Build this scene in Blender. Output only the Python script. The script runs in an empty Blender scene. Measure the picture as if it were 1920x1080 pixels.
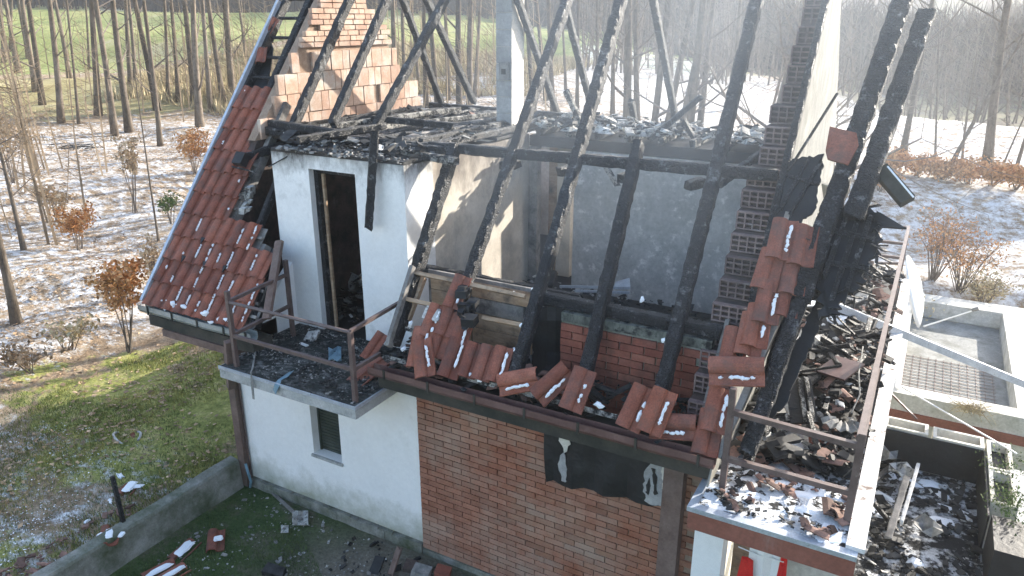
import bpy, math, random
import numpy as np
from mathutils import Vector, Matrix, noise
sc = bpy.context.scene
col = sc.collection
rnd = random.Random(7)
R = math.radians

# ------------------------------------------------------------------ camera
YAW, PITCH, ROLL, FPX = R(29.1), R(19.68), R(0.06), 1410.0
CAM = Vector((0.0, -6.5, 6.55))
_f = Vector((-math.sin(YAW)*math.cos(PITCH), math.cos(YAW)*math.cos(PITCH), -math.sin(PITCH)))
_r0 = Vector((math.cos(YAW), math.sin(YAW), 0)); _u0 = _r0.cross(_f)
_r = _r0*math.cos(ROLL)+_u0*math.sin(ROLL); _u = -_r0*math.sin(ROLL)+_u0*math.cos(ROLL)
cd = bpy.data.cameras.new('camera'); cam = bpy.data.objects.new('camera', cd); col.objects.link(cam)
cd.sensor_width = 36; cd.lens = FPX/1920*36; cd.clip_start = .05; cd.clip_end = 3000
cam.matrix_world = Matrix.Translation(CAM) @ Matrix((_r, _u, -_f)).transposed().to_4x4()
sc.camera = cam

# ------------------------------------------------------------------ light
SUN = Vector((.42, .85, .36)).normalized()
w = bpy.data.worlds.new('World'); sc.world = w; w.use_nodes = True
nt = w.node_tree; bg = nt.nodes['Background']
sky = nt.nodes.new('ShaderNodeTexSky'); sky.sky_type = 'NISHITA'; sky.sun_disc = False
sky.sun_elevation = math.asin(SUN.z); sky.sun_rotation = math.atan2(SUN.x, SUN.y)
sky.air_density = 1.0; sky.dust_density = 1.6; sky.ozone_density = 1.0
nt.links.new(sky.outputs[0], bg.inputs[0]); bg.inputs[1].default_value = .145
sd = bpy.data.lights.new('sun', 'SUN'); sd.energy = 4.8; sd.angle = R(.53); sd.color = (1, .93, .82)
so = bpy.data.objects.new('sun', sd); col.objects.link(so)
so.rotation_euler = SUN.to_track_quat('Z', 'Y').to_euler()
sc.view_settings.view_transform = 'Standard'; sc.view_settings.look = 'None'
sc.view_settings.gamma = 1; sc.view_settings.use_curve_mapping = False
sc.view_settings.exposure = 1.88

# ------------------------------------------------------------------ geometry of the place
A = math.atan(1.257); EY, EZ = -.39, 2.79            # roof pitch and front eave line
RY, RZ = 3.3, 2.79+1.257*3.69                        # ridge
SL = Vector((0, math.cos(A), math.sin(A))); NR = Vector((0, -math.sin(A), math.cos(A)))
DECK = 2.47                                          # upper floor level
def ray(px, py): return _f+_r*((px-960)/FPX)-_u*((py-540)/FPX)
def hit(px, py, p0, n):
    d = ray(px, py); n = Vector(n); return CAM+d*((Vector(p0)-CAM).dot(n)/d.dot(n))
def PX(px, py, x): return hit(px, py, (x, 0, 0), (1, 0, 0))
def PY(px, py, y): return hit(px, py, (0, y, 0), (0, 1, 0))
def PZ(px, py, z): return hit(px, py, (0, 0, z), (0, 0, 1))
def PR(px, py, off=0): return hit(px, py, Vector((0, EY, EZ))+NR*off, NR)
def PB(px, py): return hit(px, py, (0, RY, RZ), (0, math.sin(A), math.cos(A)))
def roofz(y): return EZ+1.257*(y-EY)
def roofy(z): return EY+(z-EZ)/1.257

# ------------------------------------------------------------------ materials
MATS = {}
def ramp(nt, fac, stops):
    r = nt.nodes.new('ShaderNodeValToRGB'); e = r.color_ramp.elements
    while len(e) < len(stops): e.new(.5)
    for i, (p, c) in enumerate(stops):
        e[i].position = p; e[i].color = (*c, 1) if len(c) == 3 else c
    nt.links.new(fac, r.inputs[0]); return r.outputs[0]
def g1(v): return (v, v, v)
def noise_n(nt, co, scale, detail=6, rough=.6, stretch=None, seed=0):
    n = nt.nodes.new('ShaderNodeTexNoise'); n.inputs['Scale'].default_value = scale
    n.inputs['Detail'].default_value = detail; n.inputs['Roughness'].default_value = rough
    mp = nt.nodes.new('ShaderNodeMapping'); mp.inputs['Location'].default_value = (seed*3.1, seed*1.7, seed)
    if stretch: mp.inputs['Scale'].default_value = stretch
    nt.links.new(co, mp.inputs[0]); nt.links.new(mp.outputs[0], n.inputs['Vector']); return n.outputs[0]
def mixc(nt, fac, a, b, mode='MIX'):
    m = nt.nodes.new('ShaderNodeMix'); m.data_type = 'RGBA'; m.blend_type = mode
    for s, v in ((m.inputs[0], fac), (m.inputs[6], a), (m.inputs[7], b)):
        if hasattr(v, 'is_output') or isinstance(v, bpy.types.NodeSocket): nt.links.new(v, s)
        elif isinstance(v, (int, float)): s.default_value = v
        else: s.default_value = (*v, 1)
    return m.outputs[2]
def math_n(nt, op, a, b=0.0):
    m = nt.nodes.new('ShaderNodeMath'); m.operation = op
    for s, v in ((m.inputs[0], a), (m.inputs[1], b)):
        if isinstance(v, bpy.types.NodeSocket): nt.links.new(v, s)
        else: s.default_value = v
    return m.outputs[0]
def base_mat(name, rough=.8, spec=.3):
    m = bpy.data.materials.new(name); m.use_nodes = True; nt = m.node_tree
    b = nt.nodes['Principled BSDF']; b.inputs['Roughness'].default_value = rough
    b.inputs['Specular IOR Level'].default_value = spec
    g = nt.nodes.new('ShaderNodeNewGeometry'); MATS[name] = m
    return m, nt, b, g.outputs['Position'], g
def bump(nt, b, h, strength=.5, dist=.01):
    n = nt.nodes.new('ShaderNodeBump'); n.inputs['Strength'].default_value = strength
    n.inputs['Distance'].default_value = dist
    nt.links.new(h, n.inputs['Height']); nt.links.new(n.outputs[0], b.inputs['Normal'])
def mat(name, c1, c2, scale=4, rough=.8, spec=.3, stain=None, stain_scale=1.2, stain_lo=.5, stain_hi=.7,
        var=0.0, tint=None, bmp=.4, bscale=40, bdist=.006, stretch=None, island=0.0, metal=0, stain_stretch=None, fine=.25):
    """two-tone noise colour, optional stains, per-object or per-island variation"""
    m, nt, b, P, g = base_mat(name, rough, spec)
    b.inputs['Metallic'].default_value = metal
    c = ramp(nt, noise_n(nt, P, scale, stretch=stretch), [(.36, c1), (.64, c2)])
    if fine:
        f = ramp(nt, noise_n(nt, P, scale*9, 4, .7, stretch=stretch, seed=4), [(.3, g1(1-fine)), (.7, g1(1+fine*.3))])
        c = mixc(nt, 1.0, c, f, 'MULTIPLY')
    if stain:
        k = ramp(nt, noise_n(nt, P, stain_scale, 8, .68, stretch=stain_stretch, seed=2), [(stain_lo, g1(0)), (stain_hi, g1(1))])
        c = mixc(nt, k, c, stain)
    if var or tint:
        oi = nt.nodes.new('ShaderNodeObjectInfo')
        v = ramp(nt, oi.outputs['Random'], [(0, g1(1-var)), (1, g1(1+var*.5))]) if not tint else \
            ramp(nt, oi.outputs['Random'], [(i/(len(tint)-1), t) for i, t in enumerate(tint)])
        c = mixc(nt, 1.0, c, v, 'MULTIPLY')
    if island:
        v = ramp(nt, g.outputs['Random Per Island'], [(0, g1(1-island)), (1, g1(1+island*.6))])
        c = mixc(nt, 1.0, c, v, 'MULTIPLY')
    nt.links.new(c, b.inputs['Base Color'])
    if bmp: bump(nt, b, noise_n(nt, P, bscale, 5, .65, stretch=stretch, seed=6), bmp, bdist)
    return m
def char_mat(name, c1, c2, ash, lo=.56, hi=.7, rough=.55, vs=34):
    """alligatored charcoal: cracked cells, ash-grey ridges"""
    m, nt, b, P, g = base_mat(name, rough, .5)
    v = nt.nodes.new('ShaderNodeTexVoronoi'); v.feature = 'DISTANCE_TO_EDGE'; v.inputs['Scale'].default_value = vs
    nt.links.new(P, v.inputs['Vector'])
    cell = ramp(nt, v.outputs['Distance'], [(0, g1(0)), (.16, g1(1))])
    c = ramp(nt, noise_n(nt, P, 6), [(.35, c1), (.65, c2)])
    c = mixc(nt, cell, (.004, .004, .004), c)
    k = ramp(nt, noise_n(nt, P, 9, 9, .72, seed=3), [(lo, g1(0)), (hi, g1(1))])
    c = mixc(nt, k, c, ash)
    nt.links.new(c, b.inputs['Base Color'])
    bump(nt, b, math_n(nt, 'ADD', cell, noise_n(nt, P, 60, 5, .7)), 1.0, .022); return m

M_white = mat('white_render', (.78, .78, .77), (.82, .82, .81), 2, .9, .2, stain=(.50, .50, .46), stain_scale=1.1, stain_lo=.56, stain_hi=.85, bmp=.25, bscale=90, bdist=.003, fine=.06)
def grime(m, z0, z1, c, sx=3.0):       # dirt splashed up from the foot of a wall
    nt = m.node_tree; b = nt.nodes['Principled BSDF']; g = nt.nodes.new('ShaderNodeNewGeometry')
    s = nt.nodes.new('ShaderNodeSeparateXYZ'); nt.links.new(g.outputs['Position'], s.inputs[0])
    n = noise_n(nt, g.outputs['Position'], sx, 7, .7, seed=9)
    h = math_n(nt, 'ADD', s.outputs[2], math_n(nt, 'MULTIPLY', math_n(nt, 'SUBTRACT', n, .5), (z1-z0)*1.8))
    mr = nt.nodes.new('ShaderNodeMapRange'); mr.inputs[1].default_value = z0; mr.inputs[2].default_value = z1
    mr.inputs[3].default_value = 1; mr.inputs[4].default_value = 0; nt.links.new(h, mr.inputs[0])
    old = b.inputs['Base Color'].links[0].from_socket
    nt.links.new(mixc(nt, mr.outputs[0], old, c), b.inputs['Base Color'])
grime(M_white, .1, .62, (.33, .34, .27))
M_sootwhite = mat('sooty_white_render', (.74, .74, .73), (.80, .80, .79), 2, .9, .2, stain=(.25, .24, .22), stain_scale=1.6, stain_lo=.6, stain_hi=.9, bmp=.25, bscale=90, bdist=.003, fine=.08)
def soot_top(m, z0, z1, c, sx=2.4, amt=1.0):    # smoke stain creeping down from the burnt rim
    nt = m.node_tree; b = nt.nodes['Principled BSDF']; g = nt.nodes.new('ShaderNodeNewGeometry')
    s = nt.nodes.new('ShaderNodeSeparateXYZ'); nt.links.new(g.outputs['Position'], s.inputs[0])
    n = noise_n(nt, g.outputs['Position'], sx, 9, .75, stretch=(1, 1, .5), seed=12)
    h = math_n(nt, 'ADD', s.outputs[2], math_n(nt, 'MULTIPLY', math_n(nt, 'SUBTRACT', n, .5), (z1-z0)*3.2))
    mr = nt.nodes.new('ShaderNodeMapRange'); mr.inputs[1].default_value = z0; mr.inputs[2].default_value = z1
    mr.inputs[3].default_value = 0; mr.inputs[4].default_value = amt; nt.links.new(h, mr.inputs[0])
    old = b.inputs['Base Color'].links[0].from_socket
    nt.links.new(mixc(nt, mr.outputs[0], old, c), b.inputs['Base Color'])
soot_top(M_sootwhite, 4.62, 5.0, (.07, .062, .055))
M_plinth = mat('mossy_concrete', (.20, .20, .17), (.33, .33, .30), 5, .95, .2, stain=(.06, .08, .04), stain_scale=2.2, stain_lo=.44, stain_hi=.7, bmp=.8, bscale=25, bdist=.02)
M_conc = mat('weathered_concrete', (.36, .37, .36), (.48, .48, .47), 4, .9, .2, stain=(.16, .17, .16), stain_scale=5, stain_lo=.52, stain_hi=.75, bmp=.5, bscale=40, bdist=.008)
M_sootconc = mat('sooty_concrete', (.05, .055, .05), (.22, .23, .20), 7, .95, .1, stain=(.02, .02, .02), stain_scale=9, stain_lo=.5, stain_hi=.62, stretch=(1, 1, .4), bmp=.6)
M_coping = mat('dirty_white_coping', (.55, .54, .52), (.74, .73, .71), 5, .8, .2, stain=(.16, .12, .10), stain_scale=7, stain_lo=.55, stain_hi=.66, bmp=.5)
M_parapet = mat('weathered_parapet', (.50, .49, .45), (.62, .61, .57), 3, .85, .2, stain=(.33, .32, .27), stain_scale=3, stain_lo=.5, stain_hi=.68, bmp=.4)
M_balf = mat('burnt_balcony_floor', (.018, .02, .018), (.20, .205, .20), 7, .95, .1, stain=(.04, .045, .042), stain_scale=11, stain_lo=.45, stain_hi=.55, stretch=(1, 2, 1), bmp=1, bscale=30, bdist=.02, fine=.6)
M_burntfloor = mat('burnt_ash_floor', (.45, .46, .47), (.78, .79, .81), 4, .9, .1, stain=(.025, .026, .028), stain_scale=4.5, stain_lo=.43, stain_hi=.52, bmp=1, bscale=20, bdist=.03, fine=.5)
M_room = mat('smoked_room_brick', (.30, .27, .25), (.42, .38, .35), 5, .9, .2, stain=(.06, .05, .05), stain_scale=3, bmp=.6, bscale=50, bdist=.008)
M_ashfloor = mat('snow_and_ash_floor', (.60, .61, .62), (.80, .81, .83), 5, .9, .1, stain=(.035, .035, .035), stain_scale=6.5, stain_lo=.52, stain_hi=.56, bmp=1, bscale=20, bdist=.02, fine=.3)
M_roofd = mat('grey_roof_floor', (.26, .26, .245), (.36, .36, .34), 3, .9, .1, stain=(.16, .16, .14), stain_scale=2, bmp=.3)
M_mortar = mat('mortar', (.28, .20, .145), (.36, .275, .215), 9, .95, .1, bmp=.6, bscale=70, bdist=.006)
M_brick = mat('facing_brick', (.29, .125, .08), (.37, .17, .115), 7, .9, .2, stain=(.34, .235, .18), stain_scale=1.3, stain_lo=.42, stain_hi=.66,
              tint=[(.70, .62, .58), (1.0, .92, .9), (.86, .74, .66), (1.12, 1.08, 1.05), (.92, .98, 1.0)], bmp=.5, bscale=60, bdist=.004)
M_brickfill = mat('facing_brick_joined', (.29, .125, .08), (.37, .17, .115), 7, .9, .2, stain=(.34, .235, .18), stain_scale=1.3, stain_lo=.42, stain_hi=.66, island=.18, bmp=.5, bscale=60, bdist=.004)
M_pinkbrick = mat('pinkish_clay_block', (.41, .28, .21), (.50, .36, .28), 5, .92, .2, stain=(.48, .43, .38), stain_scale=2.8, stain_lo=.48, stain_hi=.66, tint=[(.8, .72, .7), (1, 1, 1), (.92, .84, .8), (1.1, 1.12, 1.12), (.88, .92, .95)], bmp=.5, bscale=45, bdist=.006)  # pinkish tan clay of the left gable
M_redbrick = mat('red_clay_brick', (.22, .075, .055), (.29, .11, .08), 6, .9, .2, stain=(.06, .045, .04), stain_scale=2.4, stain_lo=.47, stain_hi=.75,
                 tint=[(.8, .72, .7), (1.1, 1.1, 1.05), (.9, .85, .85), (1.25, 1.35, 1.3)], bmp=.6, bscale=50, bdist=.006)
M_hollow = mat('sooty_hollow_block', (.17, .125, .12), (.26, .19, .175), 7, .9, .2, stain=(.34, .32, .31), stain_scale=6, stain_lo=.58, stain_hi=.75, var=.25, bmp=.6, bscale=60, bdist=.006)
M_sootshade = mat('soot_brick', (.05, .045, .042), (.12, .085, .075), 5, .9, .2, stain=(.17, .15, .13), stain_scale=4, stain_lo=.55, stain_hi=.8, bmp=.6, bscale=50, bdist=.008)
M_tile = mat('clay_roof_tile', (.25, .085, .055), (.33, .125, .085), 7, .75, .3, stain=(.11, .075, .065), stain_scale=5, stain_lo=.46, stain_hi=.75,
             tint=[(.62, .58, .6), (1.05, 1.0, .95), (.85, .82, .82), (1.2, 1.2, 1.15), (.8, .86, .92), (1.1, 1.0, .9), (.7, .66, .66)], bmp=.6, bscale=60, bdist=.006, fine=.4)
M_shard = mat('clay_shard', (.13, .075, .06), (.28, .17, .135), 9, .85, .3, island=.7, bmp=.4)
M_char = char_mat('charred_timber', (.012, .013, .015), (.04, .042, .048), (.26, .27, .28), .56, .70)
M_charash = char_mat('ash_coated_timber', (.02, .02, .02), (.06, .06, .06), (.50, .48, .44), .47, .58, .8)
M_charflat = mat('burnt_black_sheet', (.009, .009, .010), (.022, .023, .025), 3, .6, .4, stain=(.045, .045, .048), stain_scale=2.5, stain_lo=.6, stain_hi=.85, bmp=.5, bscale=14, bdist=.02)
M_wood = mat('scorched_plank', (.33, .22, .14), (.45, .33, .23), 3, .85, .2, stain=(.06, .05, .045), stain_scale=2.8, stain_lo=.52, stain_hi=.72, stretch=(1, 1, 7), bmp=.5, bscale=18)
M_greywood = mat('weathered_grey_board', (.18, .17, .16), (.30, .28, .26), 5, .85, .2, stain=(.04, .04, .04), stain_scale=4, stain_lo=.5, stain_hi=.7, bmp=.5)
M_post = mat('brown_painted_post', (.13, .085, .07), (.20, .14, .12), 4, .7, .3, stain=(.07, .06, .05), bmp=.3)
M_gutter = mat('brown_gutter', (.10, .05, .045), (.16, .09, .08), 5, .45, .5, stain=(.22, .17, .15), stain_scale=6, stain_lo=.6, stain_hi=.8, bmp=.2)
M_ggutter = mat('grey_gutter', (.22, .25, .24), (.32, .35, .35), 5, .45, .5, stain=(.10, .10, .09), bmp=.2, metal=.3)
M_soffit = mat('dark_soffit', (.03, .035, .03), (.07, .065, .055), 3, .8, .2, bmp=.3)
M_rail = mat('brown_railing_steel', (.09, .06, .055), (.14, .10, .09), 8, .5, .5, stain=(.28, .25, .24), stain_scale=14, stain_lo=.62, stain_hi=.75, bmp=.2)
M_beige = mat('beige_plaster', (.48, .43, .36), (.58, .53, .46), 2.5, .9, .15, stain=(.22, .21, .20), stain_scale=2.2, stain_lo=.5, stain_hi=.8, bmp=.4, bscale=45, bdist=.006, fine=.12)
soot_top(M_beige, 4.2, 5.0, (.10, .085, .075), 2.0, .85)
M_greyplas = mat('smoked_grey_plaster', (.38, .375, .36), (.52, .51, .49), 1.8, .95, .1, stain=(.72, .70, .66), stain_scale=6, stain_lo=.56, stain_hi=.68, bmp=.5, bscale=30, bdist=.008)
M_stucco = mat('pale_exterior_plaster', (.19, .185, .165), (.27, .265, .24), 3, .9, .15, stain=(.36, .35, .32), stain_scale=1.6, stretch=(1, 3, 1), bmp=.6, bscale=14, bdist=.02)
M_chim = mat('grey_chimney_block', (.34, .34, .34), (.44, .44, .43), 3, .9, .15, stain=(.24, .24, .24), stain_scale=4, var=.12, bmp=.5, bscale=50)
M_chimlit = mat('sunlit_chimney_tone', (.62, .59, .52), (.70, .67, .60), 3, .9, .15, stain=(.45, .42, .38), bmp=.3)  # paler chimney tone puts the sunlight on its side face into colour
M_snow = mat('snow', (.80, .82, .86), (.86, .88, .90), 8, .7, .3, bmp=.6, bscale=30, bdist=.01, fine=.05)
M_ash = mat('pale_ash', (.42, .41, .39), (.62, .61, .58), 9, .9, .1, stain=(.08, .08, .08), stain_scale=14, stain_lo=.5, stain_hi=.62, bmp=.8, bscale=25, bdist=.02, island=.3)
M_chip = mat('charcoal_rubble', (.012, .012, .012), (.05, .05, .05), 9, .7, .3, island=.6, bmp=.3)
M_greychip = mat('grey_rubble', (.16, .16, .155), (.34, .33, .31), 9, .85, .2, island=.6, bmp=.3)
M_bluef = mat('blue_grey_foil', (.12, .22, .28), (.20, .32, .40), 9, .45, .5, bmp=.6, bscale=30)
M_flash = mat('zinc_flashing', (.42, .46, .52), (.55, .60, .66), 6, .4, .5, stain=(.2, .2, .2), stain_scale=12, stain_lo=.6, stain_hi=.72, bmp=.2, metal=.4)
M_fascia = mat('brown_red_fascia', (.22, .085, .06), (.28, .11, .08), 3, .75, .3, stain=(.33, .22, .19), stain_scale=2.5, stain_lo=.62, stain_hi=.8, stain_stretch=(1, 1, .3), bmp=.3)
M_red = mat('red_cloth', (.55, .02, .02), (.65, .04, .03), 6, .8, .2, bmp=.3)
M_pwhite = mat('white_plastic', (.74, .75, .75), (.80, .80, .79), 4, .4, .5, stain=(.5, .5, .47), stain_scale=4, stain_lo=.6, stain_hi=.9, bmp=.1, fine=.05)
M_sidew = mat('neighbour_render', (.58, .56, .50), (.68, .66, .60), 2, .9, .2, stain=(.34, .32, .24), stain_scale=1.2, stain_lo=.5, stain_hi=.8, bmp=.3)
M_dark = mat('dark_shutter', (.035, .045, .035), (.06, .07, .055), 5, .5, .4, bmp=.1)
M_bark = mat('grey_bark', (.12, .098, .075), (.22, .185, .15), 6, .95, .1, stain=(.07, .06, .05), stain_scale=5, stretch=(1, 1, .25), var=.35, bmp=.8, bscale=25, bdist=.02)
M_twig = mat('bare_twigs', (.15, .125, .105), (.22, .185, .155), 6, .95, .1, var=.2, bmp=0)
M_under = mat('pale_saplings', (.26, .20, .14), (.38, .30, .21), .5, .95, .1, island=.3, bmp=0)
M_fartwig = mat('far_bare_trees', (.06, .05, .045), (.12, .10, .085), .1, .95, .1, island=.5, bmp=0)
M_rust = mat('rust_leaves', (.50, .24, .09), (.62, .36, .17), 3, .8, .2, island=.5, bmp=0)
M_tan = mat('tan_leaves', (.50, .36, .22), (.60, .46, .30), 3, .8, .2, island=.45, bmp=0)
M_green = mat('green_leaves', (.10, .15, .045), (.18, .22, .08), 3, .8, .2, island=.5, bmp=0)
M_litter = mat('fallen_leaves', (.36, .24, .14), (.52, .38, .25), 1.5, .85, .2, island=.6, bmp=0)
M_grass = mat('grass_blades', (.17, .20, .045), (.42, .37, .13), 1.3, .8, .2, island=.5, bmp=0)
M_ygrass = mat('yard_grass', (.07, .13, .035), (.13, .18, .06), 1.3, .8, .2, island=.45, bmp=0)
M_straw = mat('dry_straw', (.42, .34, .20), (.55, .46, .29), 2, .85, .2, island=.4, bmp=0)

# ------------------------------------------------------------------ object helpers
ORG = {}
def empty(name, loc, label, cat, group=None):
    o = bpy.data.objects.new(name, None); col.objects.link(o); o.location = loc; o.empty_display_size = .2
    o['label'] = label; o['category'] = cat
    if group: o['group'] = group
    ORG[o.name] = Vector(loc); return o
class MB:
    def __init__(s): s.v = []; s.f = []; s.mi = []
    def add(s, vs, fs):
        n = len(s.v); s.v += [tuple(v) for v in vs]; s.f += [tuple(i+n for i in f) for f in fs]
    def box(s, lo, hi):
        x0, y0, z0 = lo; x1, y1, z1 = hi
        s.add([(x0, y0, z0), (x1, y0, z0), (x1, y1, z0), (x0, y1, z0), (x0, y0, z1), (x1, y0, z1), (x1, y1, z1), (x0, y1, z1)],
              [(0, 3, 2, 1), (4, 5, 6, 7), (0, 1, 5, 4), (1, 2, 6, 5), (2, 3, 7, 6), (3, 0, 4, 7)]); return s
    def obox(s, c, ax, ay, az):        # centre and three half axes
        c, ax, ay, az = map(Vector, (c, ax, ay, az)); vs = []
        for k in (-1, 1):
            for (i, j) in ((-1, -1), (1, -1), (1, 1), (-1, 1)): vs.append(c+ax*i+ay*j+az*k)
        s.add(vs, [(0, 3, 2, 1), (4, 5, 6, 7), (0, 1, 5, 4), (1, 2, 6, 5), (2, 3, 7, 6), (3, 0, 4, 7)]); return s
    def beam(s, a, b, w, h, up=(0, 0, 1), jit=0.0, segs=1, taper=1.0, rag=0):
        a, b = Vector(a), Vector(b); d = (b-a); L = d.length; d.normalize(); up = Vector(up)
        x = d.cross(up)
        if x.length < 1e-3: x = d.cross(Vector((1, 0, 0)))
        x.normalize(); y = x.cross(d)
        prof = [(-1, -.7), (-.7, -1), (.7, -1), (1, -.7), (1, .7), (.7, 1), (-.7, 1), (-1, .7)] if segs > 1 else [(-1, -1), (1, -1), (1, 1), (-1, 1)]
        n = len(prof); vs = []; fs = []; wob = [rnd.uniform(-.045, .045) for _ in range(segs+1)]
        for i in range(segs+1):
            t = i/segs; p = a+d*L*t; k = 1+(taper-1)*t
            for (u, v) in prof:
                j = 1+(rnd.uniform(-1, 1)*jit+wob[i] if jit else 0)
                e = rnd.uniform(-1, 1)*rag if i in (0, segs) and rag else 0
                vs.append(p+x*u*w/2*k*j+y*v*h/2*k*j+d*e)
        for i in range(segs):
            for k in range(n):
                q = (k+1) % n; fs.append((i*n+k, i*n+q, (i+1)*n+q, (i+1)*n+k))
        fs.append(tuple(range(n-1, -1, -1))); fs.append(tuple(range(segs*n, segs*n+n)))
        s.add(vs, fs); return s
    def char(s, a, b, w, h=None, up=(0, 0, 1), taper=1.0):
        L = (Vector(b)-Vector(a)).length
        return s.beam(a, b, w*.9, (h or w)*.9, up, .085, max(3, int(L/.065)), taper, .03)
    def tube(s, pts, rs, n=6, cap=True):
        pts = [Vector(p) for p in pts]; vs = []; fs = []
        for i, p in enumerate(pts):
            d = (pts[min(i+1, len(pts)-1)]-pts[max(i-1, 0)]).normalized()
            x = d.orthogonal() if abs(d.z) > .95 else d.cross(Vector((0, 0, 1)))
            x.normalize(); y = d.cross(x)
            if i and x.dot(px_) < 0: x = -x; y = -y
            px_ = x
            for k in range(n):
                a = 2*math.pi*k/n; vs.append(p+(x*math.cos(a)+y*math.sin(a))*rs[i])
        for i in range(len(pts)-1):
            for k in range(n):
                q = (k+1) % n; fs.append((i*n+k, i*n+q, (i+1)*n+q, (i+1)*n+k))
        if cap: fs.append(tuple(range(n-1, -1, -1))); fs.append(tuple(range((len(pts)-1)*n, len(pts)*n)))
        s.add(vs, fs); return s
    def prism(s, poly, d):             # closed outline swept by vector d
        poly = [Vector(p) for p in poly]; d = Vector(d); n = len(poly)
        s.add(poly+[p+d for p in poly], [tuple(range(n-1, -1, -1)), tuple(range(n, 2*n))]+[(i, (i+1) % n, (i+1) % n+n, i+n) for i in range(n)]); return s
    def sheet(s, grid, th):            # grid of points [rows][cols] given thickness
        R_, C_ = len(grid), len(grid[0]); P = [[Vector(p) for p in r] for r in grid]; vs = []; 
        N = []
        for i in range(R_):
            for j in range(C_):
                a = P[min(i+1, R_-1)][j]-P[max(i-1, 0)][j]; b = P[i][min(j+1, C_-1)]-P[i][max(j-1, 0)]
                N.append(a.cross(b).normalized())
        vs = [P[i][j] for i in range(R_) for j in range(C_)]; k = len(vs)
        vs += [vs[i]+N[i]*th for i in range(k)]; fs = []
        for i in range(R_-1):
            for j in range(C_-1):
                q = (i*C_+j, i*C_+j+1, (i+1)*C_+j+1, (i+1)*C_+j); fs.append(q[::-1]); fs.append(tuple(x+k for x in q))
        edge = [(0*C_+j) for j in range(C_)]+[i*C_+C_-1 for i in range(1, R_)]+[(R_-1)*C_+j for j in range(C_-2, -1, -1)]+[i*C_ for i in range(R_-2, 0, -1)]
        for i in range(len(edge)):
            a, b = edge[i], edge[(i+1) % len(edge)]; fs.append((a, b, b+k, a+k))
        s.add(vs, fs); return s
    def build(s, name, m, parent=None, kind=None, label=None, cat=None, group=None, smooth=False, origin=None):
        org = ORG[parent.name] if parent else Vector(origin or (0, 0, 0))
        me = bpy.data.meshes.new(name)
        V = np.array(s.v, dtype=np.float64)-np.array(org)
        me.from_pydata(V.tolist(), [], s.f); me.materials.append(m)
        if smooth: me.polygons.foreach_set('use_smooth', [True]*len(me.polygons))
        o = bpy.data.objects.new(name, me); col.objects.link(o)
        if parent: o.parent = parent
        else: o.location = org
        ORG[o.name] = org
        for k, v in (('kind', kind), ('label', label), ('category', cat), ('group', group)):
            if v: o[k] = v
        return o
def place(name, me, M, parent, kind=None):
    o = bpy.data.objects.new(name, me); col.objects.link(o); o.parent = parent
    o.matrix_local = Matrix.Translation(-ORG[parent.name]) @ M; return o
def mesh_of(mb, name, m, smooth=False):
    me = bpy.data.meshes.new(name); me.from_pydata(mb.v, [], mb.f); me.materials.append(m)
    if smooth: me.polygons.foreach_set('use_smooth', [True]*len(me.polygons))
    return me
def frame(x, y, z, o): return Matrix((Vector(x), Vector(y), Vector(z))).transposed().to_4x4().copy() if 0 else Matrix.Translation(Vector(o)) @ Matrix((Vector(x), Vector(y), Vector(z))).transposed().to_4x4()
def inpoly(x, y, poly):
    c = False; j = len(poly)-1
    for i in range(len(poly)):
        if (poly[i][1] > y) != (poly[j][1] > y) and x < (poly[j][0]-poly[i][0])*(y-poly[i][1])/(poly[j][1]-poly[i][1])+poly[i][0]: c = not c
        j = i
    return c
def scatter(name, poly, zf, n, smin, smax, m, parent=None, flat=.35, label=None, cat=None, tilt=.5, lift=0.0, seed=1, elong=2.0, origin=None, curl=False):
    r = random.Random(seed); mb = MB(); xs = [p[0] for p in poly]; ys = [p[1] for p in poly]; k = 0; t = 0
    while k < n and t < n*20:
        t += 1; x = r.uniform(min(xs), max(xs)); y = r.uniform(min(ys), max(ys))
        if not inpoly(x, y, poly): continue
        if noise.noise((x*2.2, y*2.2, seed*5.0)) < -.12: continue
        s = smin*(smax/smin)**(r.random()**1.8); a = r.uniform(0, math.pi)
        ax = Vector((math.cos(a), math.sin(a), r.uniform(-tilt, tilt))).normalized()
        ay = Vector((-math.sin(a), math.cos(a), r.uniform(-tilt, tilt))); ay = (ay-ax*ay.dot(ax)).normalized(); az = ax.cross(ay)
        e = r.uniform(.5, elong); c = Vector((x, y, zf(x, y)+s*flat*.5+r.uniform(0, lift)))
        if curl:                      # broken curved shards
            g = []; bow = r.uniform(.15, .5)
            for i in range(3):
                g.append([c+ax*s*e*(i-1)+ay*s*(j-1.5)*.66+az*s*bow*(1-((j-1.5)/1.5)**2)+ax*s*r.uniform(-.25, .25) for j in range(4)])
            mb.sheet(g, .012)
        else:
            vs = []
            for kk in (-1, 1):
                for (i, j) in ((-1, -1), (1, -1), (1, 1), (-1, 1)):
                    vs.append(c+ax*i*s*e*.5*r.uniform(.6, 1.1)+ay*j*s*.5*r.uniform(.6, 1.1)+az*kk*s*flat*.5*r.uniform(.5, 1.1))
            mb.add(vs, [(0, 3, 2, 1), (4, 5, 6, 7), (0, 1, 5, 4), (1, 2, 6, 5), (2, 3, 7, 6), (3, 0, 4, 7)])
        k += 1
    return mb.build(name, m, parent, kind='stuff', label=label, cat=cat, origin=origin)
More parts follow.
